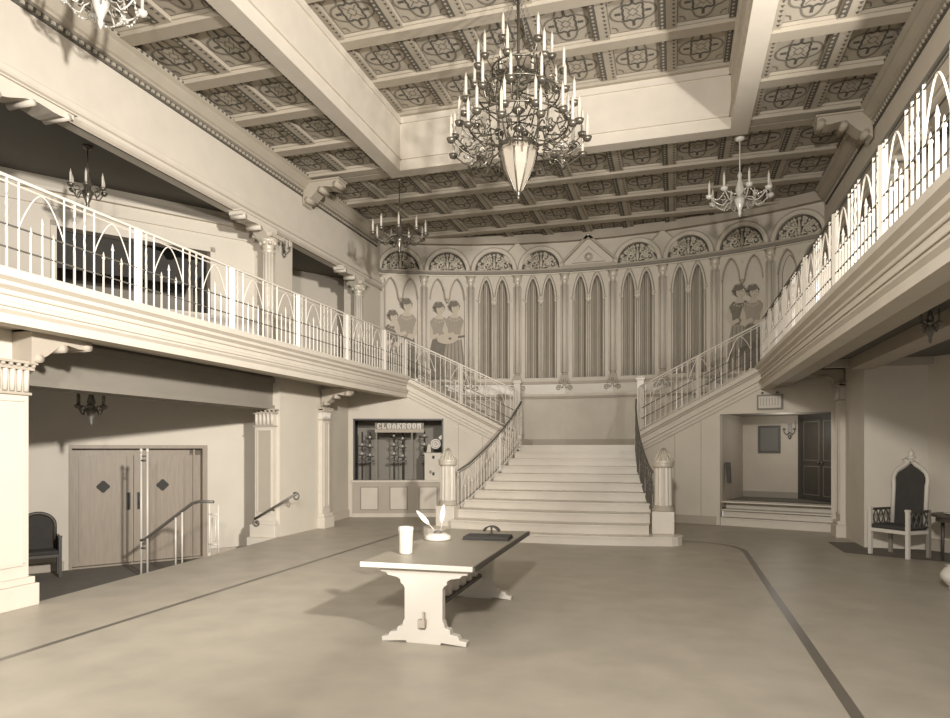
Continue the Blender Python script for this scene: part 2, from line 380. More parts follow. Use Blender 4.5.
# ---- upper beams above galleries, cornice, gallery ceilings
for sx, nm in ((-1, 'wall_left'), (1, 'wall_right')):
    S = lambda x: sx*x
    m = MB()
    prof = [(6.12, 8.6), (6.12, 7.02), (6.06, 6.98), (6.06, 6.90), (6.0, 6.86), (6.0, 6.74), (6.04, 6.70), (6.04, 6.64), (6.25, 6.64), (6.25, 8.6)]
    m.prism(prof, lambda a, b, w: (S(a), w, b), 1.5, 18.75, 0)
    m.prism([(5.99, 6.80), (6.01, 6.80), (6.01, 6.83), (5.99, 6.83)], lambda a, b, w: (S(a), w, b), 1.5, 18.6, 1)
    m.box(min(S(6.02), S(6.06)), max(S(6.02), S(6.06)), 1.5, 18.7, 6.64, 6.70, 1)
    m.build(nm, [PL, TAN], kind='structure')
    m = MB()   # cornice with dentils
    m.prism([(6.13, 8.02), (6.04, 8.04), (6.04, 8.08), (6.0, 8.10), (5.92, 8.20), (5.92, 8.26), (5.86, 8.3), (5.86, 8.36), (6.13, 8.36)], lambda a, b, w: (S(a), w, b), 1.5, 18.5, 0)
    m.prism([(6.135, 7.91), (6.09, 7.91), (6.09, 8.02), (6.135, 8.02)], lambda a, b, w: (S(a), w, b), 1.5, 18.5, 1)
    y = 4.0
    while y < 18.4:
        m.box(min(S(6.06), S(6.11)), max(S(6.06), S(6.11)), y, y+.055, 7.94, 7.99, 0)
        m.box(min(S(5.84), S(5.88)), max(S(5.84), S(5.88)), y, y+.035, 8.315, 8.342, 1); y += .12
    m.build('trim_4', [COR, ORN], kind='structure')
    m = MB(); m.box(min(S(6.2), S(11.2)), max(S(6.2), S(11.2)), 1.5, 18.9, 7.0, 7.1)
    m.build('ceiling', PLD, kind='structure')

# ---- coffered ceilings
def coffers(m, x0, x1, y0, y1, nx, ny, zc, depth=.125):
    px, py = (x1-x0)/nx, (y1-y0)/ny; rw = .30; cb = .26
    zp = zc+depth
    m.add([(x0, y0, zp), (x1, y0, zp), (x1, y1, zp), (x0, y1, zp)], [(0, 3, 2, 1)], 0)
    for j in range(ny+1):
        y = y0+j*py; m.box(x0, x1, y-cb/2, y+cb/2, zc, zp+.01, 1)
        m.box(x0, x1, y-cb/2-.03, y+cb/2+.03, zc+.07, zp+.01, 1)
    for i in range(nx+1):
        x = x0+i*px; a, b = (x-rw/2 if i > 0 else x), (x+rw/2 if i < nx else x)
        m.box(a, b, y0, y1, zc+.05, zp+.01, 1)
        for j in range(ny):
            ya, yb = y0+j*py+cb/2+.05, y0+(j+1)*py-cb/2-.05
            if i > 0 and i < nx+1:   # dark laced band on the left edge of the rib (right edge of coffer)
                m.add([(x-.15, ya, zc+.046), (x-.035, ya, zc+.046), (x-.035, yb, zc+.046), (x-.15, yb, zc+.046)], [(0, 3, 2, 1)], 2)
                n = 10
                for k in range(n):
                    yy = ya+(k+.5)*(yb-ya)/n
                    m.add([(x-.1, yy-.035, zc+.043), (x-.07, yy, zc+.043), (x-.1, yy+.035, zc+.043), (x-.13, yy, zc+.043)], [(0, 3, 2, 1)], 1)
            if i < nx:               # row of pointed dots on the right edge
                n = 9
                for k in range(n):
                    yy = ya+(k+.5)*(yb-ya)/n
                    m.add([(x+.065, yy-.035, zc+.045), (x+.13, yy-.035, zc+.045), (x+.10, yy+.035, zc+.045)], [(0, 2, 1)], 2)
    hx, hy = (px-rw)/2, (py-cb-.06)/2
    for i in range(nx):
        for j in range(ny):
            cx, cy = x0+(i+.5)*px, y0+(j+.5)*py; zz = zp-.006
            g = lambda a, b: (cx+a*hx, cy+b*hy, zz)
            P = []
            for k in range(40):
                t = 2*PI*k/40; c4 = abs(math.cos(2*t)); r = .70+.20*c4**2-.10*(abs(math.sin(2*t))**6)
                P.append((r*math.cos(t), r*math.sin(t)))
            m.ribbon(P, .085, g, 3)
            P = [((.36+.09*math.cos(4*t)**2*(1 if k % 2 else .6)-.05*math.cos(4*t))*math.cos(t)*1.12, (.36+.09*math.cos(4*t)**2-.05*math.cos(4*t))*math.sin(t)*1.12) for k in range(32) for t in [2*PI*k/32]]
            m.ribbon(P, .095, g, 2)
            m.ribbon([(.2, 0), (0, .2), (-.2, 0), (0, -.2)], .05, g, 3)
            for q in range(4):
                ca, sa = math.cos(q*PI/2), math.sin(q*PI/2); R_ = lambda a, b: (a*ca-b*sa, a*sa+b*ca)
                m.ribbon([R_(.48, 0), R_(.56, .0), R_(.64, 0), R_(.72, 0)], .12, g, 2, closed=False)
                m.ribbon([R_(.1, .1), R_(.3, .3)], .04, g, 3, closed=False)
                m.ribbon([R_(.72, .72), R_(.9, .66)], .06, g, 3, closed=False); m.ribbon([R_(.72, .72), R_(.66, .9)], .06, g, 3, closed=False)
            m.ribbon([(-.97, -.97), (.97, -.97), (.97, .97), (-.97, .97)], .035, g, 3)
WX = 3.57; YB = 14.3
m = MB()
coffers(m, -WX, WX, 1.5, YB, 6, 9, 9.45)
coffers(m, -6.1, -WX-.35, 1.5, YB, 2, 9, ZC); coffers(m, WX+.35, 6.1, 1.5, YB, 2, 9, ZC)
coffers(m, -WX, WX, YB+.3, 20.9, 6, 4, ZC)
coffers(m, -6.1, -WX, YB+.3, 20.9, 2, 4, ZC); coffers(m, WX, 6.1, YB+.3, 20.9, 2, 4, ZC)
m.build('ceiling', [COF, COR, ORN, ORM], kind='structure')
m = MB()   # big beams framing the well
for sx in (-1, 1):
    a, b = sorted((sx*WX, sx*(WX+.35))); m.box(a, b, 1.5, YB+.35, ZC-.06, 9.6)
m.box(-WX, WX, YB, YB+.35, ZC-.06, 9.6)
for sx in (-1, 1):
    a, b = sorted((sx*(WX-.04), sx*WX)); m.box(a, b, 1.5, YB, 9.31, 9.45); m.box(a, b, 1.5, YB, ZC+.18, ZC+.22)
m.box(-WX, WX, YB-.04, YB, 9.31, 9.45); m.box(-WX, WX, YB-.04, YB, ZC+.18, ZC+.22)
m.build('trim_5', PL, kind='structure')
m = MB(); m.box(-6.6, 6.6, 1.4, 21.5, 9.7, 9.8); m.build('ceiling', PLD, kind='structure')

# ---- doors in the angled wall
def door_pair():
    d = thing('door_1', 'pair of oak doors with small quatrefoil windows, in the left wall below the balcony', None); d['kind'] = 'structure'
    del d['label']
    m = MB()
    for a0, a1, b0, b1 in ((0, .05, -.5, 1.91), (2.46, 2.56, -.5, 1.91), (.05, 2.46, 1.84, 1.91)): m.prism([(a0, b0), (a1, b0), (a1, b1), (a0, b1)], fL, -.2, .03)
    m.prism([(.05, -.5), (2.46, -.5), (2.46, -.47), (.05, -.47)], fL, -.2, .0); m.prism([(.05, 1.70), (2.46, 1.70), (2.46, 1.84), (.05, 1.84)], fL, -.2, -.15); m.prism([(2.24, -.47), (2.46, -.47), (2.46, 1.84), (2.24, 1.84)], fL, -.2, -.15); m.prism([(2.3, -.47), (2.34, -.47), (2.34, 1.84), (2.3, 1.84)], fL, -.15, -.10)
    m.build('frame', WOOD, d)
    for k in range(2):
        a0 = .055+1.095*k; a1 = a0+1.085
        m = MB(); m.prism([(a0, -.46), (a1, -.46), (a1, 1.70), (a0, 1.70)], fL, -.16, -.10)
        for x in (a0+.12, a1-.125): m.prism([(x, -.4), (x+.005, -.4), (x+.005, 1.66), (x, 1.66)], fL, -.10, -.099, 1)
        for x0, x1, z0, z1 in ((a0, a0+.1, -.46, 1.70), (a1-.1, a1, -.46, 1.70)): m.prism([(x0, z0), (x1, z0), (x1, z1), (x0, z1)], fL, -.10, -.085)
        lf = m.build('door_leaf', [WOOD, WDK], d)
        m = MB(); cx = (a0+a1)/2; cz = 1.08
        P = []
        for q in range(4):
            for t in range(7):
                an = q*90-70+t*140/6; P.append((cx+.075*math.cos(rad(q*90))+.045*math.cos(rad(an)), cz+.075*math.sin(rad(q*90))+.045*math.sin(rad(an))))
        m.prism(P, fL, -.10, -.088); m.build('quatrefoil_window', DKR, lf)
        m = MB(); hx = a1-.09 if k == 0 else a0+.09
        m.prism([(hx-.035, .6), (hx+.035, .6), (hx+.035, .95), (hx-.035, .95)], fL, -.09, -.07)
        m.tube([fL(hx, .62, -.07), fL(hx, .66, -.02), fL(hx, .89, -.02), fL(hx, .93, -.07)], .012, 6); m.build('door_handle', WDK, lf)
door_pair()
# room behind the upper opening
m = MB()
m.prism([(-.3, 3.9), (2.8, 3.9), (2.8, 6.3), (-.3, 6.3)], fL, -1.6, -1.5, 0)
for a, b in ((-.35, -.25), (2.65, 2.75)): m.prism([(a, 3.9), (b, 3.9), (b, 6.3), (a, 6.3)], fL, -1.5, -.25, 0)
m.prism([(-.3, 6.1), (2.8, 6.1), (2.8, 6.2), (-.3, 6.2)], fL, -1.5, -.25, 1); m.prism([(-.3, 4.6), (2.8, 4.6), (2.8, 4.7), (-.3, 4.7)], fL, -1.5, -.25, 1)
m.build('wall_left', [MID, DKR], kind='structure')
m = MB()
P = [(-.18, 6.07), (-.18, 5.42), (.5, 5.42), (1.6, 5.42), (1.75, 5.5), (1.8, 5.62), (1.95, 5.62), (2.0, 5.5), (2.15, 5.42), (2.6, 5.42), (2.6, 6.07)]
P = [(-.18, 6.07), (-.18, 5.35), (2.4, 5.35), (2.45, 5.55), (2.55, 5.6), (2.55, 5.85), (2.4, 5.92), (2.0, 5.92), (1.9, 5.84), (1.8, 5.84), (1.7, 5.98), (1.3, 6.07)]
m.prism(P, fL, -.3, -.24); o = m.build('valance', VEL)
tag(o, 'dark scalloped valance hanging in the wide opening behind the left balcony', 'valance')
m = MB()
for a0, a1, b0, b1 in ((-.3, -.2, 4.65, 6.18), (2.62, 2.72, 4.65, 6.18), (-.3, 2.72, 6.08, 6.18)): m.prism([(a0, b0), (a1, b0), (a1, b1), (a0, b1)], fL, 0, .04)
m.build('trim_6', PL, kind='structure')

# ================================================================== STAIRS
NX = 2.2; NY = 13.7; LX = 1.64; LY = 17.98
def halfw(y): return LX-.06+ (NX-LX)*max(0, (17.9-y)/4.0)**1.6
st = thing('grand_staircase', 'broad pale marble staircase rising to the landing in the middle of the hall', 'staircase', (0, 13, 0))
NS = 11; RISE = ZL/NS; YF = [13.0, 13.35]+[13.8+(17.95-13.8)*(k/8) for k in range(9)]
for k in range(NS):
    m = MB(); z0, z1 = k*RISE, (k+1)*RISE; yf = YF[k]; yb = 18.0
    bow = max(0, .28-.05*k)
    if k == 0:
        P = [(-NX-.1, yf+.1)]+[(x, yf-bow*(1-(x/2.4)**2)+.1) for x in [-1.8+.4*i for i in range(10)]]+arc(NX+.12, yf+.42, .33, -90, 90, 8)+[(NX+.1, yb)]+[(-NX-.1, yb)]+[(-a, b) for a, b in arc(NX+.12, yf+.42, .33, -90, 90, 8)][::-1]
    else:
        h = halfw(yf) if k > 2 else (NX-.18)
        ys = [yf+(yb-yf)*i/8 for i in range(9)]
        P = [(-h+(2*h)*i/10, yf-bow*(1-((-1+i/5))**2)) for i in range(11)]+[(halfw(y) if k > 1 else min(h, halfw(y)), y) for y in ys[1:]]+[(-(halfw(y) if k > 1 else min(h, halfw(y))), y) for y in ys[1:][::-1]]
    m.prism(P, lambda a, b, w: (a, b-13, w), z0, z1-.035)
    cx = 0; Q = [(a*1.0, b-.03 if b < yf+.2 and abs(a) < 2.3 else b) for a, b in P]
    m.prism(Q, lambda a, b, w: (a, b-13, w), z1-.035, z1)
    m.build('step', MAR, st)
# side flights
for sx in (-1, 1):
    side = 'left' if sx < 0 else 'right'
    t = thing('side_staircase', f'pale marble flight climbing from the landing to the {side} balcony behind its railing', 'staircase', (sx*1.7, 18, ZL))
    n = 10
    for k in range(n):
        xa = 1.66+(4.45-1.66)*k/n; z1 = ZL+(ZB-ZL)*(k+1)/n
        yfr = lambda x: 17.73-(x-1.66)*.35+.05; ybk = lambda x: 7.4+math.sqrt(12.85**2-x*x)-.1
        xb = min(4.5, xa+(4.45-1.66)/n+.05)
        P = [(sx*xa, yfr(xa)), (sx*xb, yfr(xb)), (sx*xb, ybk(xb)), (sx*xa, ybk(xa))]
        m = MB(); m.prism(P, lambda a, b, w: (a-sx*1.7, b-18, w-ZL), z1-(ZB-ZL)/n-.02, z1); m.build('step', MAR, t)

# newel posts
def newel(x, label):
    t = thing('newel_post', label, 'post', (x, NY, RISE), 0, 'newel posts at the foot of the stairs')
    m = MB(); m.box(-.21, .21, -.21, .21, 0, .44); m.build('pedestal', MAR, t, bevel=.012)
    m = MB(); N = 48
    ring = lambda r, z: [((r-(.022 if k % 4 in (1, 2) else 0)*(r < .17))*math.cos(2*PI*k/N) and (r-(.022 if k % 4 == 2 else .012 if k % 4 in (1, 3) else 0))*math.cos(2*PI*k/N), (r-(.022 if k % 4 == 2 else .012 if k % 4 in (1, 3) else 0))*math.sin(2*PI*k/N), z) for k in range(N)]
    vs = ring(.17, .54)+ring(.16, 1.30); m.add(vs, [(k, (k+1) % N, N+(k+1) % N, N+k) for k in range(N)]+[list(range(N))[::-1], list(range(N, 2*N))])
    m.build('fluted_shaft', MAR, t)
    m = MB(); m.lathe([(.21, .44), (.21, .47), (.19, .50), (.2, .52), (.175, .55)], n=20); m.build('base_ring', TAN, t)
    m = MB(); m.lathe([(.17, 1.29), (.19, 1.31), (.2, 1.34), (.19, 1.37), (.215, 1.40), (.2, 1.43), (.13, 1.48), (.07, 1.60), (.01, 1.68)], n=20)
    for k in range(12): an = 2*PI*k/12; m.tube([(.205*math.cos(an), .205*math.sin(an), 1.41), (.03*math.cos(an), .03*math.sin(an), 1.67)], .012, 5)
    m.build('conical_cap', GLD, t)
newel(-NX, 'fluted newel post with conical cap at the left foot of the main staircase')
newel(NX+.08, 'fluted newel post with conical cap at the right foot of the main staircase')
for sx in (-1, 1):
    side = 'left' if sx < 0 else 'right'
    t = thing('landing_post', f'tall square white post with flat cap at the {side} corner of the landing', 'post', (sx*LX, LY, 0), 0, 'landing corner posts')
    m = MB(); m.box(-.085, .085, -.085, .085, 1.88, 3.62); m.box(-.1, .1, -.1, .1, 1.88, 2.06)
    for q in (-1, 1): m.box(-.05, .05, q*.085-.006, q*.085+.006, 2.15, 3.5)
    m.build('shaft', MAR, t); m = MB(); m.box(-.12, .12, -.12, .12, 3.62, 3.68); m.box(-.1, .1, -.1, .1, 3.68, 3.71); m.build('cap', MAR, t, bevel=.008)

# ================================================================== RAILINGS
def railing(label, base, L, H, sp, kindf, mats, group, top_r=.022, bw=.022, rails=(.26, .5), rail_ext=0, arch=True, hfun=None):
    """base(s) -> Vector on the floor line. kindf(i): 'P' post 'T' tall 'F' arch foot 's' short spike 'S' mid spike"""
    o0 = base(0); t = thing('railing', label, 'railing', tuple(o0), 0, group); T = Matrix.Translation(-o0)
    Hf = hfun or (lambda s: H); n = int(L/sp+.5)
    Z = Vector((0, 0, 1))
    last = None
    for i in range(n+1):
        s_ = min(L, i*sp); k = kindf(i); p = base(s_); h = Hf(s_); m = MB()
        if k == 'P':
            d = (base(min(L, s_+.02))-base(max(0, s_-.02))).normalized()*.035
            m.bar(p, p+Z*h, .05); m.bar(p-d*1.6, p-d*1.6+Z*h, .02); m.bar(p+d*1.6, p+d*1.6+Z*h, .02); m.xf(T).build('post', mats[0], t); continue
        hh = {'T': h, 'F': h, 's': h*.46, 'S': h*.60}[k]
        if k in 'T':
            N = 14; pts = [p+Z*(hh*q/N) for q in range(N+1)]
            vs = []
            for q, c in enumerate(pts):
                an = (q*.8 if 5 < q < 12 else 0)
                for r in range(4): vs.append(c+Vector((math.cos(an+PI/4+r*PI/2), math.sin(an+PI/4+r*PI/2), 0))*bw*.62)
            m.add(vs, [(q*4+r, q*4+(r+1) % 4, q*4+4+(r+1) % 4, q*4+4+r) for q in range(N) for r in range(4)])
        else:
            m.bar(p, p+Z*hh, bw*.85)
            if k in 'sS': m.lathe([(.004, -.01), (.02, .01), (.022, .025), (.012, .045), (.014, .055), (.002, .10)], tuple(p+Z*hh), 6)
        m.xf(T).build('baluster', mats[0], t)
        if k == 'F' and arch:
            if last is not None and i-last[0] == 4:
                p0, p1 = last[1], p; pts = []
                for q in range(13):
                    a = q/12; b_ = p0.lerp(p1, a); e = 1-abs(2*a-1); z = h*.5+h*.44*(math.sin(min(1, e*1.08)*PI/2)**.85)*(.75+.25*e)
                    pts.append(b_+Z*z)
                m = MB(); m.tube(pts, bw*.42, 4); m.xf(T).build('arch', mats[0], t)
            last = (i, p)
    ns = max(2, int(L/.5)); SS = [L*q/ns for q in range(ns+1)]
    for fr in rails:
        m = MB(); m.tube([base(s_)+Z*Hf(s_)*fr for s_ in SS], .011, 5); m.xf(T).build('cross_rail', mats[1], t)
    m = MB(); m.tube([base(s_)+Z*(Hf(s_)+.012) for s_ in SS], top_r, 6); m.tube([base(s_)+Z*(Hf(s_)-.05) for s_ in SS], top_r*.5, 4); m.xf(T).build('handrail', mats[2], t)
    m = MB(); m.tube([base(s_)+Z*.035 for s_ in SS], .018, 4); m.xf(T).build('bottom_rail', mats[0], t)
    return t
PAT = 'PTFsSsFTTFsSsF'
for sx in (-1, 1):
    side = 'left' if sx < 0 else 'right'
    railing(f'white iron railing of pointed arches along the edge of the {side} balcony', lambda s_, sx=sx: Vector((sx*4.42, 3.35+s_, 3.76)), 13.15, 1.02, .1425,
            lambda i: PAT[i % 14], (IRN, IRD, IRN if sx < 0 else IRD), 'balcony railings')
    A0 = Vector((sx*4.45, 16.72, 3.76)); A1 = Vector((sx*LX, 17.72, 2.30))
    railing(f'white iron railing climbing beside the side flight to the {side} balcony', lambda s_, A0=A0, A1=A1: A0.lerp(A1, s_/3.0), 3.0, 1.0, .136,
            lambda i: 'PTFsSsFTTFsSsFTTFsSsFT'[i % 22] if i % 22 != 11 else 'P', (IRN, IRD, IRN), 'side flight railings', hfun=lambda s_: 1.0+.12*s_/3)
    t = (lambda s_, sx=sx: Vector((sx*(halfw(NY+.35+s_)-.06), NY+.35+s_, max(3*RISE, (s_+.55)*(RISE/.519)+RISE*1.6) if s_ < 3.65 else ZL)))
    def mb(s_, sx=sx):
        y = NY+.3+s_*(3.95/4.0); x = halfw(y)-.05; z = .175*3+(ZL-.52)*min(1, max(0, (s_-.15)/3.75)); return Vector((sx*x, y, z))
    railing(f'iron railing with dark handrail curving up the {side} side of the main staircase', mb, 4.0, .88, .155,
            lambda i: 'TFsSsFTFsSsFTFsSsFTFsSsFTTT'[i % 27] if i != 14 else 'P', ((IRN if sx < 0 else IRD), IRD, IRD), 'main stair railings', rails=(.12,), hfun=lambda s_: .82+.35*(s_/4.0)**2)

# ================================================================== ARCADE THINGS
def in_bay(i, name, label, cat, z=0, group=None):
    (cx, cy), r = bay_frame(i); return thing(name, label, cat, (cx, cy, z), r, group)
BN = {2: 'second bay left of the pediment', 3: 'bay just left of the pediment', 4: 'bay under the pediment', 5: 'bay just right of the pediment', 6: 'second bay right of the pediment'}
BN8 = {0: 'first', 1: 'second', 2: 'third', 3: 'fourth', 5: 'fifth', 6: 'sixth', 7: 'seventh', 8: 'eighth'}
ORD = ['first', 'second', 'third', 'fourth', 'fifth', 'sixth', 'seventh', 'eighth', 'ninth', 'tenth']
# curtains
mc = MB(); nx_ = 46; prof = []
for k in range(nx_+1):
    x = -.23+.46*k/nx_; prof.append((x, .07*math.cos(k*2*PI/11.5)+.01*math.sin(k*1.3)))
mc.prism(prof+[(a, b+.02) for a, b in prof[::-1]], lambda a, b, w: (a, b, w), 0, 3.15, sm=False)
cmesh = mc.build('curtain', CUR)
first = True
for i in (2, 3, 4, 5, 6):
    (cx, cy), r = bay_frame(i)
    for q in (-1, 1):
        o = cmesh if first else cmesh.copy()
        if not first: C.objects.link(o)
        first = False
        f = bmap(i); o.location = f(q*.25, 3.95, .22); o.rotation_euler = (0, 0, r)
        tag(o, f'grey pleated curtain in the {"left" if q < 0 else "right"} lancet of the {BN[i]}', 'curtain', 'curtains in the arcade lancets')
# columns
def column_mesh(t):
    m = MB(); m.box(-.13, .13, -.10, .10, 0, .10); m.box(-.11, .11, -.09, .09, .1, .2); m.lathe([(.09, .2), (.1, .24), (.08, .28)], (0, 0, 0), 10); m.build('base', TAN, t)
    m = MB()
    for a in (-.10, 0, .10): m.tube([(a, -.02 if a else -.10, .27), (a, -.02 if a else -.10, 2.95)], .026 if a else .062, 10)
    m.build('shaft', PL, t)
    m = MB(); m.lathe([(.07, 2.92), (.1, 2.95), (.08, 2.99), (.085, 3.06), (.13, 3.14), (.12, 3.18), (.15, 3.27)], (0, -.03, 0), 10)
    for k in range(10):
        an = 2*PI*k/10; m.ball((.10*math.cos(an), -.03+.10*math.sin(an), 3.10+.06*(k % 2)), .032)
    m.box(-.16, .16, -.16, .08, 3.27, 3.30); m.build('capital', GLD, t)
    m = MB()
    for q in (-1, 1):
        pts = []
        for k in range(22):
            an = k*.42; rr = .085*(1-k/26); pts.append((q*(.10+.07)+q*rr*math.cos(an+PI)*1.0, -.14, -.20+rr*math.sin(an)))
        m.tube([(q*.02, -.14, -.08), (q*.05, -.14, -.2)]+pts, .014, 5)
    for q in (-.12, 0, .12): m.ball((q, -.13, -.03+.05*(q == 0)), .05, sz=1.2)
    m.build('scroll_ornament', TAN, t)
proto = None
for j in range(10):
    (cx, cy), r = joint_frame(j)
    lab = f'{ORD[j]} clustered arcade column from the left, with leafy capital and scrolled foot'
    if proto is None:
        proto = thing('arcade_column', lab, 'column', (cx, cy, 3.88), r, 'clustered columns between the arcade bays'); column_mesh(proto)
    else: copy_tree(proto, (cx, cy, 3.88), r, lab)
# lunette reliefs
def lunette_mesh(parent):
    m = MB(); m.prism(arc(0, 0, .585, 0, 180, 16), lambda a, b, w: (a, w, b), 0, .03); m.build('backing', ORN, parent)
    m = MB(); rnd = random.Random(3)
    for q in (-1, 1):
        for cx, cz, r0, d in ((.17, .16, .13, 1), (.36, .14, .11, -1), (.14, .37, .10, -1), (.31, .30, .08, 1)):
            pts = [(q*(cx+r0*(1-k/18)*math.cos(d*k*.5)), -.02-.02*math.sin(k), cz+r0*(1-k/18)*math.sin(d*k*.5)) for k in range(16)]
            m.tube(pts, [.034*(1-k/26) for k in range(16)], 5)
            m.ball((q*cx, -.03, cz), .03)
        for k in range(9):
            a = rad(12+k*9.5); rr = .5-.02*(k % 2); m.ball((q*rr*math.cos(a), -.02, rr*math.sin(a)), .03, sz=1.4)
        m.ball((q*.25, -.03, .05), .05); m.ball((q*.45, -.03, .05), .045)
    m.tube([(0, -.03, .03), (0, -.05, .2), (0, -.03, .45)], [.03, .055, .02], 8)
    for k in range(5): m.ball((0, -.05, .1+.08*k), .045-.004*k)
    for k in range(70):
        a = rnd.uniform(.05, PI-.05); rr = .54*math.sqrt(rnd.uniform(.02, 1)); zz = rr*math.sin(a)
        if zz > .02: m.ball((rr*math.cos(a), -.012, zz), rnd.uniform(.02, .038), sz=rnd.uniform(.8, 1.7), n=6)
    m.build('carved_foliage', GLD, parent)
proto = None
for i in (0, 1, 2, 3, 5, 6, 7, 8):
    (cx, cy), r = bay_frame(i); f = bmap(i); loc = f(0, 7.32, .02)
    lab = f'{BN8[i]} round-headed lunette of gilt carved foliage from the left, above the arcade'
    if proto is None:
        proto = thing('carved_lunette', lab, 'carving', loc, r, 'carved lunettes above the arcade'); lunette_mesh(proto)
    else: copy_tree(proto, loc, r, lab)
t = in_bay(4, 'pediment', 'triangular gable with a round boss above the middle of the arcade', 'pediment', 7.32)
m = MB(); m.prism([(-.80, 0), (.80, 0), (.80, .12), (0, .88), (-.80, .12)], lambda a, b, w: (a, w, b), -.02, .06); m.build('panel', PL, t)
m = MB()
for q in (-1, 1): m.prism([(q*.88, .06), (q*.88, .16), (0, .98), (0, .88)], lambda a, b, w: (a, w, b), -.12, .02)
m.prism([(-.84, 0), (.84, 0), (.84, .07), (-.84, .07)], lambda a, b, w: (a, w, b), -.12, .02)
m.build('moulding', TAN, t)
m = MB(); m.ribbon([(-.5, .14), (.5, .14), (0, .62)], .03, lambda a, b: (a, -.026, b)); m.build('inner_outline', MID, t)
m = MB(); m.lathe([(.13, 0), (.12, .03), (.09, .04), (.08, .07), (.05, .1), (.01, .11)], n=16); m.xf(Matrix.Translation((0, -.02, .30)) @ Matrix.Rotation(PI/2, 4, 'X')); m.build('boss', GLD, t)
m = MB(); m.ball((0, -.10, .95), .05); m.build('finial', GLD, t)

# murals: painted flat panels behind the tracery
def mural(i, label, figs):
    t = in_bay(i, 'mural', label, 'mural', 3.95)
    m = MB(); m.prism([(-.56, 0), (.56, 0), (.56, 3.2), (-.56, 3.2)], lambda a, b, w: (a, w, b), .13, .16); m.build('painted_ground', PL, t)
    for n_, fg in enumerate(figs):
        x, hd, s_, style = fg; m = MB(); W = lambda k: (.128-.004*k-.02*n_*.3)
        def el(cx, cz, rx, rz_, k, mi, rot=0, a0=0, a1=360, n=18):
            P = [(cx+rx*math.cos(rad(a))*math.cos(rot)-rz_*math.sin(rad(a))*math.sin(rot), cz+rx*math.cos(rad(a))*math.sin(rot)+rz_*math.sin(rad(a))*math.cos(rot)) for a in [a0+(a1-a0)*q/n for q in range(n)]]
            m.prism(P, lambda a, b, w: (a, w, b), W(k), W(k)+.01, mi)
        def pg(P, k, mi): m.prism([(x+a*s_, hd+b*s_) for a, b in P], lambda a, b, w: (a, w, b), W(k), W(k)+.01, mi)
        # dress, torso, arms, neck, head, hair
        top, low = (2, 3) if style == 'dark' else (3, 2) if style == 'light' else (2, 2)
        lo = -(hd-.03)/s_; pg([(-.15, -.62), (.15, -.62), (.24, lo*.8), (.2, lo), (-.22, lo), (-.26, lo*.75)], 1, low)
        for q in range(5): xx = -.14+q*.07; pg([(xx, -.7), (xx+.014, -.7), (xx*1.5+.03, lo*.97), (xx*1.5, lo*.97)], 2, 5)
        pg([(-.13, -.18), (.13, -.18), (.21, -.28), (.19, -.5), (.14, -.66), (-.14, -.66), (-.2, -.5), (-.21, -.28)], 3, top)
        pg([(-.21, -.28), (-.27, -.5), (-.16, -.68), (.0, -.60), (-.02, -.53), (-.14, -.57), (-.15, -.45)], 4, 1)
        pg([(.21, -.28), (.26, -.52), (.12, -.72), (.0, -.66), (.04, -.58), (.13, -.6), (.15, -.45)], 4, 1)
        pg([(-.05, -.1), (.05, -.1), (.09, -.22), (-.09, -.22)], 4, 1)
        el(x-.015*s_, hd+.02*s_, .105*s_, .12*s_, 5, 4)
        for q in range(9): an = rad(-20+q*28); el(x-.015*s_+.105*s_*math.cos(an), hd+.03*s_+.115*s_*math.sin(an), .038*s_, .036*s_, 5, 4 if q % 2 else 2, n=10)
        el(x+.02*s_, hd-.005*s_, .085*s_, .11*s_, 6, 1)
        el(x-.01*s_, hd+.085*s_, .10*s_, .055*s_, 7, 4)
        for q in (-.03, .04): el(x+.02*s_+q*s_, hd+.005*s_, .012*s_, .007*s_, 8, 4)
        el(x+.03*s_, hd-.055*s_, .018*s_, .006*s_, 8, 2)
        for q in range(5): el(x+(-.1+.05*q)*s_, hd-.25*s_-.02*s_*(2-abs(q-2)), .014*s_, .014*s_, 6, 1)
        if style == 'lute': el(x-.15*s_, hd-.68*s_, .24*s_, .12*s_, 9, 1, .1); el(x-.1*s_, hd-.68*s_, .035*s_, .03*s_, 10, 4); pg([(.08, -.67), (.5, -.6), (.5, -.57), (.08, -.62)], 10, 4)
        m.build('painted_figure', [PL, SKIN, MDRS, MDRK, MHAIR, ORM], t)
    return t
mural(0, 'leftmost mural of two curly-haired figures, one in a dark bodice', [(-.22, 1.95, 1.3, 'light'), (.2, 2.3, 1.45, 'dark')])
mural(1, 'mural of two musicians holding a round lute, second bay from the left', [(-.25, 2.22, 1.4, 'dark'), (.22, 2.26, 1.4, 'lute')])
mural(7, 'mural of two figures carrying a draped platter, right of the last curtained bay', [(-.1, 2.2, 1.35, 'light'), (.26, 2.15, 1.3, 'dark')])
t = in_bay(8, 'mural', 'plain pale mural panel behind twin pointed arches at the far right end', 'mural', 3.95)
m = MB(); m.prism([(-.56, 0), (.56, 0), (.56, 3.2), (-.56, 3.2)], lambda a, b, w: (a, w, b), .13, .16); m.build('painted_ground', PL, t)
m = MB(); m.ribbon(lancet(-.28, .36, .3, 2.5, 3.0), .02, lambda a, b: (a, .128, b)); m.ribbon(lancet(.28, .36, .3, 2.5, 3.0), .02, lambda a, b: (a, .128, b)); m.build('painted_outline', ORM, t)

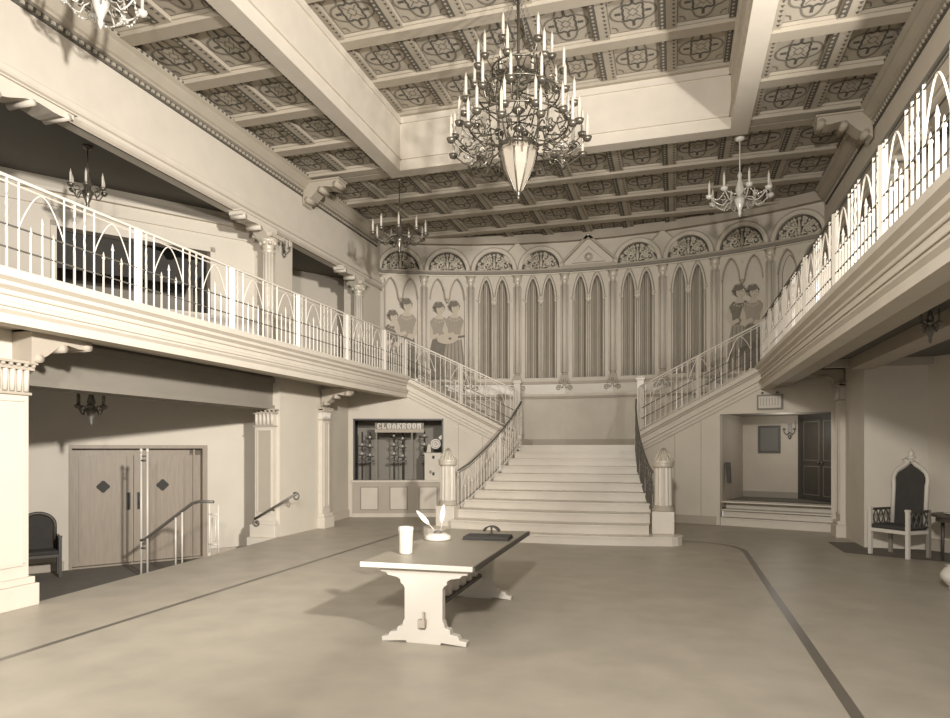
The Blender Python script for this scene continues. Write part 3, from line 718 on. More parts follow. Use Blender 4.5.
# ================================================================== PIERS, PILASTERS, BRACKETS
def bracket(name, label, cat, loc, rz, L, H, Wd, mt, group=None):
    """console: fixed at local x=0, projecting to +x, top at z=0"""
    t = thing(name, label, cat, loc, rz, group)
    P = [(0, 0), (L, 0), (L, -.10*H)]+[(L*(1-k/12), -H*(.22+.10*math.sin(k/12*2*PI*1.5)+.62*(k/12)**1.6)) for k in range(12)]+[(0, -H)]
    m = MB(); m.prism(P, lambda a, b, w: (a, w, b), -Wd/2, Wd/2); m.box(0, L*1.03, -Wd*.6, Wd*.6, -.06*H, 0); m.build('console', mt, t)
    for cx, cz, r in ((L*.92, -H*.26, H*.13), (L*.5, -H*.42, H*.12), (L*.12, -H*.8, H*.12)):
        m = MB(); m.tube([(cx, -Wd*.56, cz), (cx, Wd*.56, cz)], r, 12); m.build('scroll', mt, t)
    return t
def pilaster(name, label, loc, rz, wd, z1, m0, capm, inset, group=None, cap_h=.3, dp=.10):
    """flat pilaster facing local -y, standing at loc"""
    t = thing(name, label, 'pilaster', loc, rz, group); h = wd/2
    m = MB(); m.box(-h-.07, h+.07, -dp-.09, 0, 0, .26); m.box(-h-.04, h+.04, -dp-.06, 0, .26, .34); m.build('base', m0, t, bevel=.01)
    m = MB(); m.box(-h, h, -dp, 0, .34, z1-cap_h)
    m.build('shaft', m0, t)
    m = MB(); a = h-.07; b0, b1 = .5, z1-cap_h-.1
    m.box(-a, a, -dp-.006, -dp+.01, b0, b1, 0)
    for x0, x1, y0, y1 in ((-a-.015, -a+.01, b0, b1), (a-.01, a+.015, b0, b1), (-a, a, b0-.02, b0+.01), (-a, a, b1-.01, b1+.02)): m.box(x0, x1, -dp-.02, -dp, y0, y1, 1)
    m.build('inset_panel', [inset, m0], t)
    m = MB(); m.box(-h-.02, h+.02, -dp-.03, 0, z1-cap_h-.03, z1-cap_h, 1)
    m.box(-h, h, -dp, 0, z1-cap_h, z1-.08, 0)
    n = max(4, int(wd/.085))
    for k in range(n): x = -h+(k+.5)*wd/n; m.tube([(x, -dp-.012, z1-cap_h+.01), (x, -dp-.02, z1-.1)], wd/n*.36, 6, 0)
    m.box(-h-.04, h+.04, -dp-.05, 0, z1-.1, z1-.06, 1)
    for k in range(n+1): x = -h-.02+k*(wd+.04)/n; m.ball((x, -dp-.05, z1-.045), .028, 1)
    m.box(-h-.06, h+.06, -dp-.08, 0, z1-.03, z1, 1); m.build('capital', [capm, TAN], t)
    return t
pilaster('pilaster', 'broad white panelled pilaster on the front pier at the left edge', (-4.9, 5.8, 0), PI/2, .52, 2.86, PL, PL, PL, cap_h=.36)
pilaster('pilaster', 'pilaster with grey inset panel between the oak doors and the cloakroom', (-5.68, 12.2, 0), 0, .46, 2.66, PL, PL, TAN, cap_h=.34)
pilaster('pilaster', 'narrow white pilaster on the pier left of the cloakroom counter', (-5.38, 13.95, 0), PI/2, .34, 2.78, PL, WHT, PL, cap_h=.26)
pilaster('pilaster', 'narrow white pilaster between the open vestibule and the throne chair', (5.87, 15.6, 0), -PI/2, .34, 3.2, PL, WHT, PL, cap_h=.34)
bracket('console_bracket', 'scrolled console bracket above the front pier under the left balcony', 'bracket', (-4.85, 6.0, 3.24), PI/2, .85, .42, .34, TAN)
bracket('console_bracket', 'small console bracket above the narrow pilaster left of the cloakroom', 'bracket', (-5.33, 13.95, 3.2), 0, .7, .4, .25, TAN)
bracket('console_bracket', 'long carved console bracket above the pilaster beside the open vestibule', 'bracket', (5.85, 15.6, 3.48), PI, .75, .3, .28, TAN)
for sx in (-1, 1):
    side = 'left' if sx < 0 else 'right'
    bracket('ceiling_bracket', f'big scrolled bracket under the coffered ceiling on the {side} side', 'bracket', (sx*6.08, 14.45, 8.26), 0 if sx < 0 else PI, .95, .55, .36, COR, 'ceiling brackets')
# upper columns and piers
for sx, nm in ((-1, 'wall_left'), (1, 'wall_right')):
    for y0, y1 in ((13.0, 13.75), (17.35, 18.6)):
        m = MB(); a, b = sorted((sx*6.05, sx*6.6)); m.box(a, b, y0, y1, 3.72, 6.66); m.build(nm, PLW, kind='structure')
def upcol(x, y, label, br):
    t = thing('gallery_column', label, 'column', (x, y, 3.73))
    m = MB(); m.box(-.17, .17, -.17, .17, 0, .2); m.lathe([(.16, .2), (.17, .24), (.13, .3)], n=14); m.build('base', PL, t)
    m = MB()
    for k in range(8): an = 2*PI*k/8; m.tube([(.09*math.cos(an), .09*math.sin(an), .28), (.085*math.cos(an), .085*math.sin(an), 2.35)], .042, 6)
    m.build('shaft', PL, t)
    m = MB(); m.lathe([(.11, 2.34), (.15, 2.38), (.12, 2.43), (.13, 2.5), (.2, 2.6), (.22, 2.66)], n=12)
    for k in range(8): an = 2*PI*k/8; m.ball((.16*math.cos(an), .16*math.sin(an), 2.56), .05)
    m.box(-.24, .24, -.24, .24, 2.66, 2.74); m.build('capital', GLD, t)
    bracket('beam_bracket', br, 'bracket', (x, y+.1, 6.66), -PI/2, 1.25, .42, .3, PL)
upcol(-6.0, 12.72, 'clustered column on the left balcony, nearer of the two', 'console bracket over the nearer column of the left balcony')
upcol(-6.0, 17.05, 'clustered column on the left balcony close to the arcade', 'console bracket over the left balcony column close to the arcade')
upcol(6.0, 12.72, 'clustered column on the right balcony, nearer of the two', 'console bracket over the nearer column of the right balcony')
bracket('beam_bracket', 'pale console bracket at the top left edge under the gallery beam', 'bracket', (-6.0, 6.3, 6.66), PI/2, 1.3, .36, .4, PL)
# wall sconce on upper pier
def sconce(loc, rz, label, mt=IRD):
    t = thing('candle_sconce', label, 'wall lamp', loc, rz)
    m = MB(); m.box(-.05, .05, -.03, 0, -.22, .12); m.lathe([(.01, -.28), (.05, -.22), (.02, -.16)], (0, -.03, 0), 8); m.build('backplate', mt, t)
    for q in (-1, 1):
        m = MB(); m.tube([(0, -.03, -.1), (q*.06, -.08, -.16), (q*.12, -.1, -.1), (q*.12, -.1, -.02)], .012, 5); m.lathe([(.03, -.03), (.04, -.01), (.02, 0)], (q*.12, -.1, 0), 8); a = m.build('arm', mt, t)
        m = MB(); m.lathe([(.013, 0), (.013, .13), (.004, .17)], (q*.12, -.1, 0), 8); m.build('candle', CAN, a)
sconce((-6.04, 13.35, 6.45), PI/2, 'small two-candle sconce on the square pier of the left balcony')

# ================================================================== CHANDELIERS
def candle_arm(t, an, r0, r1, z0, z1, ch, mt, cm, s=1.0):
    c, s_ = math.cos(an), math.sin(an); m = MB(); pts = []
    for k in range(9):
        u = k/8; r = r0+(r1-r0)*u; z = z0+(z1-z0)*u-.16*s*math.sin(u*PI)*(1.2 if u > .4 else .6); pts.append((r*c, r*s_, z))
    m.tube(pts, .013*s, 5)
    m.tube([(((r0+r1)/2+.05*s*math.cos(q*.7))*c, ((r0+r1)/2+.05*s*math.cos(q*.7))*s_, (z0+z1)/2-.03*s+.05*s*math.sin(q*.7)) for q in range(9)], .009*s, 4)
    a = m.build('arm', mt, t)
    m = MB(); m.lathe([(.012*s, -.07*s), (.06*s, -.045*s), (.08*s, .01*s), (.06*s, .018*s), (.025*s, .03*s)], (r1*c, r1*s_, z1), 10); m.build('drip_cup', mt, a)
    m = MB(); m.lathe([(.025*s, .02*s), (.025*s, ch), (.016*s, ch+.02*s), (.003, ch+.09*s)], (r1*c, r1*s_, z1), 8); m.build('candle', cm, a)
def big_chandelier():
    t = thing('chandelier', 'huge many-tiered candle chandelier with lantern-shaped pendant hanging from the ceiling well', 'chandelier', (0, 10.9, 9.47))
    Z = lambda z: z-.03-9.47
    m = MB(); m.tube([(0, 0, 0), (0, 0, Z(7.0))], .025, 8); m.lathe([(.12, 0), (.1, -.05), (.03, -.1)], n=12)
    for z, r in ((8.4, .07), (8.1, .1), (7.8, .08), (7.5, .12), (7.2, .1), (7.0, .16)): m.lathe([(.02, Z(z-.08)), (r, Z(z)), (.02, Z(z+.08))], n=10)
    m.build('shaft', BRS, t)
    for k in range(6):
        an = k*PI/3; m = MB(); N = 14
        for q in range(N):
            u = q/N; r = .03+.42*u; z = 9.44-1.05*u
            m.tube([((r+.012*math.cos(a))*math.cos(an), (r+.012*math.cos(a))*math.sin(an), Z(z+.03*math.sin(a))) for a in [0, 1.6, 3.1, 4.7]], .005, 4, closed=True)
        m.build('chain', IRD, t)
    for zr_, rr in ((8.30, .48), (7.86, .74), (7.36, .90)):
        m = MB(); m.tube([(rr*.92*math.cos(k*PI/16), rr*.92*math.sin(k*PI/16), Z(zr_-.12)) for k in range(32)], .016, 5, closed=True)
        for k in range(6): an = k*PI/3; m.tube([(0, 0, Z(zr_-.05)), (rr*.5*math.cos(an), rr*.5*math.sin(an), Z(zr_-.2)), (rr*.92*math.cos(an), rr*.92*math.sin(an), Z(zr_-.12))], .012, 5)
        m.build('ring', BRS, t)
    for k in range(8):   # long twisted rods joining the rings
        an = k*PI/4+.2; m = MB(); m.tube([(.42*math.cos(an), .42*math.sin(an), Z(8.25)), (.5*math.cos(an), .5*math.sin(an), Z(7.6)), (.42*math.cos(an), .42*math.sin(an), Z(6.75))], .012, 5)
        for q in range(8): m.ball((.47*math.cos(an), .47*math.sin(an), Z(6.9+q*.15)), .024, n=6)
        m.build('rod', BRS, t)
    for n, r0, r1, z, off in ((6, .2, .56, 8.42, .3), (8, .4, .76, 8.05, 0), (12, .6, .92, 7.55, .1), (14, .5, 1.06, 7.10, .25), (12, .4, 1.14, 6.90, .0)):
        for k in range(n): candle_arm(t, 2*PI*k/n+off, r0, r1, Z(z-.1), Z(z), .34, BRS, CAN)
    for k in range(12):
        an = k*PI/6
        for q in range(2):
            m = MB()
            rr = .62+.28*q; m.tube([((rr+.12*(1-u/14)*math.cos(u*.55))*math.cos(an+.1*q), (rr+.12*(1-u/14)*math.cos(u*.55))*math.sin(an+.1*q), Z(6.72+.1*q)+.12*(1-u/14)*math.sin(u*.55)) for u in range(13)], .012, 4); m.build('scrollwork', BRS, t)
    m = MB(); N = 8; prof = [(.30, 6.86), (.34, 6.82), (.30, 6.78), (.25, 6.55), (.16, 6.35), (.07, 6.17), (.05, 6.14)]
    m.lathe([(r, Z(z)) for r, z in prof], n=N, sm=False); m.build('lantern_bowl', TAN, t)
    m = MB()
    for k in range(8): an = k*PI/4; m.tube([(r*1.02*math.cos(an), r*1.02*math.sin(an), Z(z)) for r, z in prof], .014, 5)
    m.lathe([(.33, Z(6.86)), (.36, Z(6.9)), (.24, Z(6.98)), (.05, Z(7.0))], n=8); m.lathe([(.01, Z(6.0)), (.035, Z(6.05)), (.02, Z(6.08)), (.045, Z(6.12)), (.05, Z(6.16))], n=10); m.build('lantern_frame', BRS, t)
    return t
big_chandelier()
def chandelier(loc, drop, label, n=8, R=.48, s=1.0, mt=BRS, cm=CAN, beads=False):
    """loc is the ceiling point; drop = distance to the arms' ring"""
    t = thing('chandelier', label, 'chandelier', loc)
    m = MB(); m.lathe([(.1*s, 0), (.09*s, -.04), (.03*s, -.07)], n=12); m.tube([(0, 0, 0), (0, 0, -drop)], .014*s, 6)
    m.lathe([(.02, -drop+.5*s), (.05*s, -drop+.42*s), (.03*s, -drop+.36*s), (.07*s, -drop+.2*s), (.09*s, -drop+.12*s), (.05*s, -drop), (.12*s, -drop-.05*s), (.09*s, -drop-.14*s), (.03*s, -drop-.3*s), (.04*s, -drop-.34*s), (.008, -drop-.42*s)], n=12)
    m.build('stem', mt, t)
    for k in range(n): candle_arm(t, 2*PI*k/n+.2, .06*s, R*s, -drop, -drop+.02, .24*s, mt, cm, s*.95)
    if beads:
        for k in range(n):
            m = MB()
            a0, a1 = 2*PI*k/n+.2, 2*PI*(k+1)/n+.2
            for q in range(1, 7):
                u = q/7; r = R*s*.92; x = r*((1-u)*math.cos(a0)+u*math.cos(a1)); y = r*((1-u)*math.sin(a0)+u*math.sin(a1)); m.ball((x, y, -drop-.12*math.sin(u*PI)), .018, n=6)
            m.tube([(R*s*.92*((1-q/8)*math.cos(a0)+q/8*math.cos(a1)), R*s*.92*((1-q/8)*math.sin(a0)+q/8*math.sin(a1)), -drop-.12*math.sin(q/8*PI)) for q in range(9)], .006, 4); m.build('bead_swag', mt, t)
    return t
chandelier((-3.8, 14.8, 8.24), 1.32, 'dull brass candle chandelier hanging at the far left corner of the ceiling well', 9, .6, 1.05)
chandelier((3.78, 14.8, 8.24), 1.2, 'pale glass chandelier with beads at the far right corner of the ceiling well', 8, .6, 1.02, CRY, WHT, True)
chandelier((-4.6, 6.9, 8.35), .7, 'chandelier partly cut off at the top left corner of the picture', 8, .52, .95, CRY, WHT, True)
chandelier((-7.1, 9.06, 7.0), .75, 'small candle chandelier in the dark left gallery above the railing', 6, .34, .8)
chandelier((-6.75, 8.8, 3.5), .98, 'small dark candle chandelier hanging in front of the oak doors', 6, .28, .75, IRD, BRS)
chandelier((5.35, 9.0, 3.5), .22, 'small dark ceiling lamp under the right balcony', 6, .2, .5, IRD, BRS)

# ================================================================== CLOAKROOM
fC = smap(-1)
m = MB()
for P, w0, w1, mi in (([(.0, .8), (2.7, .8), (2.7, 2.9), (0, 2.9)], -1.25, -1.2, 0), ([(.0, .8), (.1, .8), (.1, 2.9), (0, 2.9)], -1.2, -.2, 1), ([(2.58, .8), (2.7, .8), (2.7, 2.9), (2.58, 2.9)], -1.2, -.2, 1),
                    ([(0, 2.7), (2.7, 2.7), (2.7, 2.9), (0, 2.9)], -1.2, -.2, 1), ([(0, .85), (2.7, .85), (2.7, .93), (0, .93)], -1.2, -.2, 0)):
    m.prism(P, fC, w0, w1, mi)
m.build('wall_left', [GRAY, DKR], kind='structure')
t = thing('cloakroom_counter', 'panelled counter front with three square panels below the cloakroom sign', 'counter', fC(1.34, 0, 0))
T = Matrix.Translation(-t.location)
m = MB(); m.prism([(.12, 0), (2.56, 0), (2.56, .93), (.12, .93)], fC, 0, .05); m.xf(T).build('front', TAN, t)
m = MB(); m.prism([(.08, .93), (2.6, .93), (2.6, .985), (.08, .985)], fC, -.3, .09); m.prism([(.12, 0), (2.56, 0), (2.56, .1), (.12, .1)], fC, .05, .07); m.xf(T).build('ledge', PL, t)
for a0, a1 in ((.34, .80), (1.12, 1.58), (1.9, 2.38)):
    m = MB(); m.prism([(a0, .2), (a1, .2), (a1, .8), (a0, .8)], fC, .05, .062, 0); m.ribbon([(a0, .2), (a1, .2), (a1, .8), (a0, .8)], .03, lambda a, b: fC(a, b, .064), 1); m.xf(T).build('panel', [PL, MID], t)
# opening frame + mullions
m = MB()
for a in (.72, 1.68): m.prism([(a, .985), (a+.04, .985), (a+.04, 2.28), (a, 2.28)], fC, -.14, -.1)
m.build('window_1', MID, kind='structure')
m = MB()
for P in ([(.13, .97), (.17, .97), (.17, 2.64), (.13, 2.64)], [(2.51, .97), (2.55, .97), (2.55, 2.64), (2.51, 2.64)], [(.13, 2.60), (2.55, 2.60), (2.55, 2.64), (.13, 2.64)]): m.prism(P, fC, -.2, -.02)
m.build('trim_7', WDK, kind='structure')
# sign CLOAKROOM
t = thing('sign', 'CLOAKROOM sign with pale letters above the cloakroom opening', 'sign', fC(1.3, 2.38, -.12)); T = Matrix.Translation(-t.location)
m = MB(); m.prism([(.70, 2.27), (2.02, 2.27), (2.02, 2.36), (.70, 2.36)], fC, -.16, -.09); m.prism([(.70, 2.36), (2.02, 2.36), (2.02, 2.53), (.70, 2.53)], fC, -.16, -.13, 1); m.xf(T).build('board', [TAN, MID], t)
FONT = {'C': ['01110', '11011', '11000', '11000', '11000', '11011', '01110'], 'L': ['11000', '11000', '11000', '11000', '11000', '11011', '11111'], 'O': ['01110', '11011', '11011', '11011', '11011', '11011', '01110'],
        'A': ['00100', '01110', '11011', '11011', '11111', '11011', '11011'], 'K': ['11011', '11011', '11110', '11100', '11110', '11011', '11011'], 'R': ['11110', '11011', '11011', '11110', '11110', '11011', '11011'], 'M': ['11011', '11111', '11111', '11011', '11011', '11011', '11011']}
m = MB(); x = .76
for ch in 'CLOAKROOM':
    for r, row in enumerate(FONT[ch]):
        k = 0
        while k < 5:
            if row[k] == '1':
                k2 = k
                while k2 < 5 and row[k2] == '1': k2 += 1
                u = .0215; z = 2.52-r*.0215
                m.prism([(x+k*u, z-.0215), (x+k2*u, z-.0215), (x+k2*u, z), (x+k*u, z)], fC, -.13, -.105); k = k2
            else: k += 1
    x += .135
m.xf(T).build('lettering', WHT, t)
# coat racks with pale pegs
for k, (a, zz) in enumerate(((.30, (1.95, 1.70)), (.52, (2.15, 1.92, 1.66)), (1.18, (2.2, 1.95, 1.70)), (1.42, (2.12, 1.9, 1.64)), (2.02, (2.2, 1.96, 1.70)))):
    names = ['leftmost', 'second', 'third', 'fourth', 'rightmost']
    t = thing('coat_rack', f'{names[k]} upright coat rack with white knobs inside the cloakroom', 'coat rack', fC(a, 0, -.6), 0, 'coat racks in the cloakroom'); T = Matrix.Translation(-t.location)
    m = MB(); m.tube([fC(a, .93, -.6), fC(a, 2.3, -.6)], .02, 6); m.xf(T).build('pole', WDK, t)
    for z in zz:
        m = MB(); m.tube([fC(a-.1, z-.04, -.6), fC(a, z-.07, -.56), fC(a+.1, z-.04, -.6)], .014, 5); a_ = m.xf(T).build('hook', WDK, t)
        m = MB(); m.ball(fC(a, z, -.53), .038); m.xf(T).build('knob', WHT, a_)
    m = MB(); m.prism([(a-.1, 1.50), (a+.1, 1.50), (a+.1, 1.46), (a-.1, 1.46)], fC, -.75, -.5); m.xf(T).build('shelf', WDK, t)
t = thing('notice_board', 'pale framed board with small tags at the right end of the cloakroom opening', 'board', fC(2.28, 1.3, -.1)); T = Matrix.Translation(-t.location)
m = MB(); m.prism([(2.04, .985), (2.50, .985), (2.50, 1.72), (2.04, 1.72)], fC, -.14, -.10); m.xf(T).build('panel', PL, t)
for a, z, mi in ((2.28, 1.6, DKR), (2.18, 1.5, WHT), (2.28, 1.28, WHT), (2.2, 1.2, MID), (2.28, 1.15, DKR)):
    m = MB(); m.prism([(a-.03, z-.04), (a+.03, z-.04), (a+.03, z+.04), (a-.03, z+.04)], fC, -.10, -.085); m.xf(T).build('tag', mi, t)
t = thing('dial_clock', 'round white dial with dark ring in the right of the cloakroom opening', 'clock', fC(2.34, 1.96, -.1)); T = Matrix.Translation(-t.location)
m = MB(); m.prism(arc(2.34, 1.96, .135, 0, 360, 24)[:-1], fC, -.12, -.08); m.xf(T).build('case', WHT, t)
m = MB(); m.ribbon(arc(2.34, 1.96, .10, 0, 360, 24)[:-1], .015, lambda a, b: fC(a, b, -.076)); m.ribbon([(2.34, 1.96), (2.34, 2.03)], .014, lambda a, b: fC(a, b, -.074), closed=False); m.ribbon([(2.34, 1.96), (2.39, 1.93)], .014, lambda a, b: fC(a, b, -.074), closed=False); m.ribbon(arc(2.34, 1.96, .045, 0, 360, 12)[:-1], .012, lambda a, b: fC(a, b, -.076)); m.xf(T).build('dial', MID, t)
m = MB(); m.prism([(2.46, 2.07), (2.54, 2.13), (2.49, 2.2), (2.41, 2.14)], fC, -.12, -.08); o = m.build('price_tag', WHT); tag(o, 'small tilted white card above the round dial in the cloakroom', 'card')
m = MB(); m.prism([(2.1, 1.73), (2.22, 1.73), (2.2, 1.92), (2.16, 1.97), (2.12, 1.92)], fC, -.14, -.1); o = m.build('card_stand', PL); tag(o, 'small pointed pale card standing left of the round dial', 'card')

# ================================================================== RIGHT VESTIBULE
fV = smap(1)
m = MB()
for P, w0, w1, mi in (([(-.3, .4), (3.4, .4), (3.4, 2.9), (-.3, 2.9)], -2.2, -2.1, 0), ([(2.51, .4), (2.62, .4), (2.62, 2.9), (2.51, 2.9)], -2.1, -.2, 0), ([(-.1, .4), (0, .4), (0, 2.9), (-.1, 2.9)], -2.1, -.2, 0)):
    m.prism(P, fV, w0, w1, mi)
for P, w0, w1 in (([(1.0, .56), (2.5, .56), (2.5, .72), (1.0, .72)], -2.1, -2.07),): m.prism(P, fV, w0, w1, 1)
m.build('wall_right', [TAN, MID], kind='structure')
m = MB(); m.prism([(-.1, 2.68), (2.62, 2.68), (2.62, 2.8), (-.1, 2.8)], fV, -2.1, -.2); m.build('ceiling', MID, kind='structure')
m = MB(); m.prism([(-.1, .3), (2.62, .3), (2.62, .57), (-.1, .57)], fV, -2.15, -.55); m.build('floor', CAR, kind='structure')
t = thing('vestibule_steps', 'three low pale steps up into the vestibule on the right', 'steps', fV(1.32, 0, -.1)); T = Matrix.Translation(-t.location)
for k in range(3):
    m = MB(); m.prism([(.14, .19*k), (2.50, .19*k), (2.50, .19*(k+1)), (.14, .19*(k+1))], fV, -.7, -.02-.24*k+.0); m.prism([(.14, .19*(k+1)-.03), (2.50, .19*(k+1)-.03), (2.50, .19*(k+1)), (.14, .19*(k+1))], fV, -.1, -.24*k+.0) ; m.xf(T).build('step', MAR, t)
t = thing('framed_picture', 'dark framed picture on the back wall of the right vestibule', 'picture', fV(1.85, 2.0, -2.08)); T = Matrix.Translation(-t.location)
m = MB(); m.prism([(1.58, 1.72), (2.12, 1.72), (2.12, 2.43), (1.58, 2.43)], fV, -2.1, -2.06); m.xf(T).build('frame', WDK, t); m = MB(); m.prism([(1.64, 1.78), (2.06, 1.78), (2.06, 2.37), (1.64, 2.37)], fV, -2.06, -2.055); m.xf(T).build('canvas', PLD, t)
sconce(fV(1.36, 2.35, -2.1), math.atan2(1.5, -4.28)+PI, 'dark sconce beside the framed picture in the right vestibule')
d = thing('door_2', '', None); d['kind'] = 'structure'; del d['label']
P0, P1 = Vector(fV(1.12, 0, -2.08)), Vector(fV(.02, 0, -.9)); DD = (P1-P0).normalized(); DN = Vector((DD.y, -DD.x, 0))
if DN.y > 0: DN = -DN
fD = lambda a, b, w: (P0.x+DD.x*a+DN.x*w, P0.y+DD.y*a+DN.y*w, b); LD = (P1-P0).length
m = MB(); m.prism([(0, .57), (.08, .57), (.08, 2.7), (0, 2.7)], fD, -.06, .06); m.prism([(0, 2.6), (LD, 2.6), (LD, 2.7), (0, 2.7)], fD, -.06, .05); m.build('frame', WDK, d)
for k in range(2):
    a0 = .08+k*(LD-.08)/2; a1 = a0+(LD-.08)/2-.01; m = MB(); m.prism([(a0, .58), (a1, .58), (a1, 2.6), (a0, 2.6)], fD, -.04, 0)
    for z0, z1 in ((.7, 1.4), (1.55, 2.5)): m.ribbon([(a0+.08, z0), (a1-.08, z0), (a1-.08, z1), (a0+.08, z1)], .03, lambda a, b: fD(a, b, .004), 1)
    lf = m.build('door_leaf', [WDK, MHAIR], d)
    m = MB(); m.ball(fD(a1-.06 if k == 0 else a0+.06, 1.5, .03), .03); m.build('door_handle', BRS, lf)
m = MB(); m.prism([(2.36, 1.0), (2.44, 1.0), (2.49, 1.5), (2.38, 1.5)], fV, -.45, -.35); o = m.build('tapered_box', WDK); tag(o, 'dark tapered box on the left jamb inside the right vestibule', 'box')
# framed notice above vestibule
t = thing('framed_notice', 'framed notice with rows of writing above the vestibule opening on the right', 'sign', fV(1.4, 2.9, .0)); T = Matrix.Translation(-t.location)
m = MB(); m.prism([(1.10, 2.73), (1.66, 2.73), (1.66, 3.08), (1.10, 3.08)], fV, 0, .05); m.xf(T).build('frame', MID, t)
m = MB(); m.prism([(1.14, 2.77), (1.62, 2.77), (1.62, 3.04), (1.14, 3.04)], fV, .05, .055)
m.xf(T).build('sheet', WHT, t)
m = MB()
for k in range(7): a = 1.19+k*.062; m.prism([(a, 2.82), (a+.02, 2.82), (a+.02, 3.0), (a, 3.0)], fV, .055, .058)
m.xf(T).build('lettering', TAN, t)
for a in (1.22, 1.54):
    m = MB(); m.ball(fV(a, 3.12, .04), .028); m.xf(T).build('mounting_knob', IRD, t)

# ================================================================== HANDRAILS OF THE SUNKEN ENTRANCE
t = thing('entrance_handrail', 'free-standing dark handrail on paired white posts before the oak doors', 'handrail', (-6.0, 10, -.5)); T = Matrix.Translation(-t.location)
m = MB(); m.tube([(-6.87, 10, .16), (-6.78, 10, .18), (-5.75, 10, .86), (-5.6, 10, .9), (-5.3, 10, .9)], .028, 8); m.xf(T).build('grip', IRD, t)
for k, x in enumerate((-6.86, -6.72)):
    m = MB(); m.tube([(x, 10, -.5), (x, 10, 1.78)], .02, 8); m.lathe([(.03, 0), (.03, .06), (.01, .09)], (x, 10, 1.76), 8); m.xf(T).build('tall_pole', IRN, t)
m = MB()
for z in (1.62, .02): m.tube([(-6.86, 10, z), (-6.72, 10, z)], .02, 6); m.tube([(-6.83, 10, z+.08), (-6.75, 10, z+.08)], .012, 6)
m.xf(T).build('clamp', IRD, t)
for x, z0, z1 in ((-6.1, -.33, .6), (-5.96, -.33, .7)):
    m = MB(); m.tube([(x, 10, z0), (x, 10, z1)], .017, 8); m.xf(T).build('post', IRN, t)
m = MB()
for x in (-5.38, -5.2): m.tube([(x, 10, .0), (x, 10, .86)], .016, 8)
for z in (.15, .68): m.tube([(-5.40, 10, z), (-5.18, 10, z)], .014, 6)
m.tube([(-5.33, 10, .2), (-5.25, 10, .2), (-5.25, 10, .62), (-5.33, 10, .62)], .012, 6, closed=True); m.xf(T).build('end_frame', IRN, t)
t = thing('pier_handrail', 'short dark handrail with scrolled ends fixed to the pier left of the cloakroom', 'handrail', (-5.4, 12.05, .6)); T = Matrix.Translation(-t.location)
m = MB(); m.tube([(-5.85, 12.0, .38), (-4.85, 12.0, .93)], .024, 8); m.xf(T).build('grip', IRD, t)
for q, (cx, cz) in enumerate(((-5.8, .30), (-4.88, .86))):
    m = MB(); m.tube([(cx+.09*(1-k/20)*math.cos(2.2+k*.5*(1 if q == 0 else -1)), 12.0, cz+.09*(1-k/20)*math.sin(2.2+k*.5*(1 if q == 0 else -1))) for k in range(15)], .016, 6)
    if q == 0: m.tube([(cx, 12.0, cz), (cx, 12.1, cz)], .02, 6)
    else: m.tube([(-5.45, 12.0, .60), (-5.45, 12.1, .56)], .02, 6)
    m.xf(T).build('scroll_end', IRD, t)

# ================================================================== TABLE AND WHAT IS ON IT
t = thing('trestle_table', 'cream trestle table with shade painted on its right top edge, in the middle of the floor', 'table', (.14, 7.22, 0), rad(1.5))
m = MB(); m.box(-.56, .56, -1.36, 1.36, .715, .76); m.build('tabletop', TTOP, t, bevel=.004)
m = MB(); m.box(-.57, .55, -1.372, -1.352, .712, .762); m.build('end_edge', WHT, t, bevel=.004)
m = MB(); m.box(.555, .575, -1.37, 1.37, .712, .763); m.build('shaded_edge', WDK, t)  # dark strip paints the shade of the table's right side
def trestle(yc):
    half = [(.0, 0), (.17, 0), (.175, .02), (.42, 0), (.425, .045), (.36, .055), (.34, .095), (.27, .105), (.26, .15), (.215, .16), (.205, .2), (.19, .23), (.19, .52), (.205, .55), (.23, .565), (.235, .6), (.27, .62), (.36, .635), (.38, .66), (.43, .665), (.45, .715), (0, .715)]
    P = half[1:-1]+[(-a, b) for a, b in half[1:-1][::-1]]
    m = MB(); m.prism(P, lambda a, b, w: (a+.05, yc+w, b), -.045, .045); return m
for yc in (-1.26, .74): trestle(yc).build('trestle', WHT, t, bevel=.006)
m = MB(); m.box(.0, .10, -1.26, .74, .26, .30); m.build('stretcher', WDK, t)
for k in range(7):
    m = MB(); y = -1.05+k*.27; m.box(.025, .075, y-.055, y+.055, .30, .715)
    m.prism([(y-.1, .50), (y+.1, .50), (y+.06, .62), (y, .7), (y-.06, .62)], lambda a, b, w: (w, a, b), .03, .07); m.build('spindle', IRN, t)
m = MB(); m.box(.015, .085, -1.37, -1.30, .17, .24); m.box(.055, .075, -1.355, -1.32, .24, .31); m.build('wedge_peg', TAN, t)
m = MB(); m.lathe([(.062, 0), (.068, .01), (.072, .20), (.08, .25), (.078, .275), (.066, .275), (.06, .03)], n=12, sm=False); m.lathe([(.05, .27), (.01, .272)], n=12)
o = m.build('tumbler', WHT); o.location = (-.16, 6.42, .762); tag(o, 'plain white beaker near the left front of the table', 'cup')
t = thing('inkwell', 'round white inkwell holding two quills on the table', 'inkwell', (-.2, 7.5, .762))
m = MB(); m.lathe([(.15, 0), (.16, .015), (.15, .05), (.10, .075), (.05, .085), (.045, .06), (.01, .05)], n=18); m.build('bowl', WHT, t)
m = MB(); m.lathe([(.05, .08), (.05, .1), (.03, .105)], n=12); m.build('rim', IRD, t)
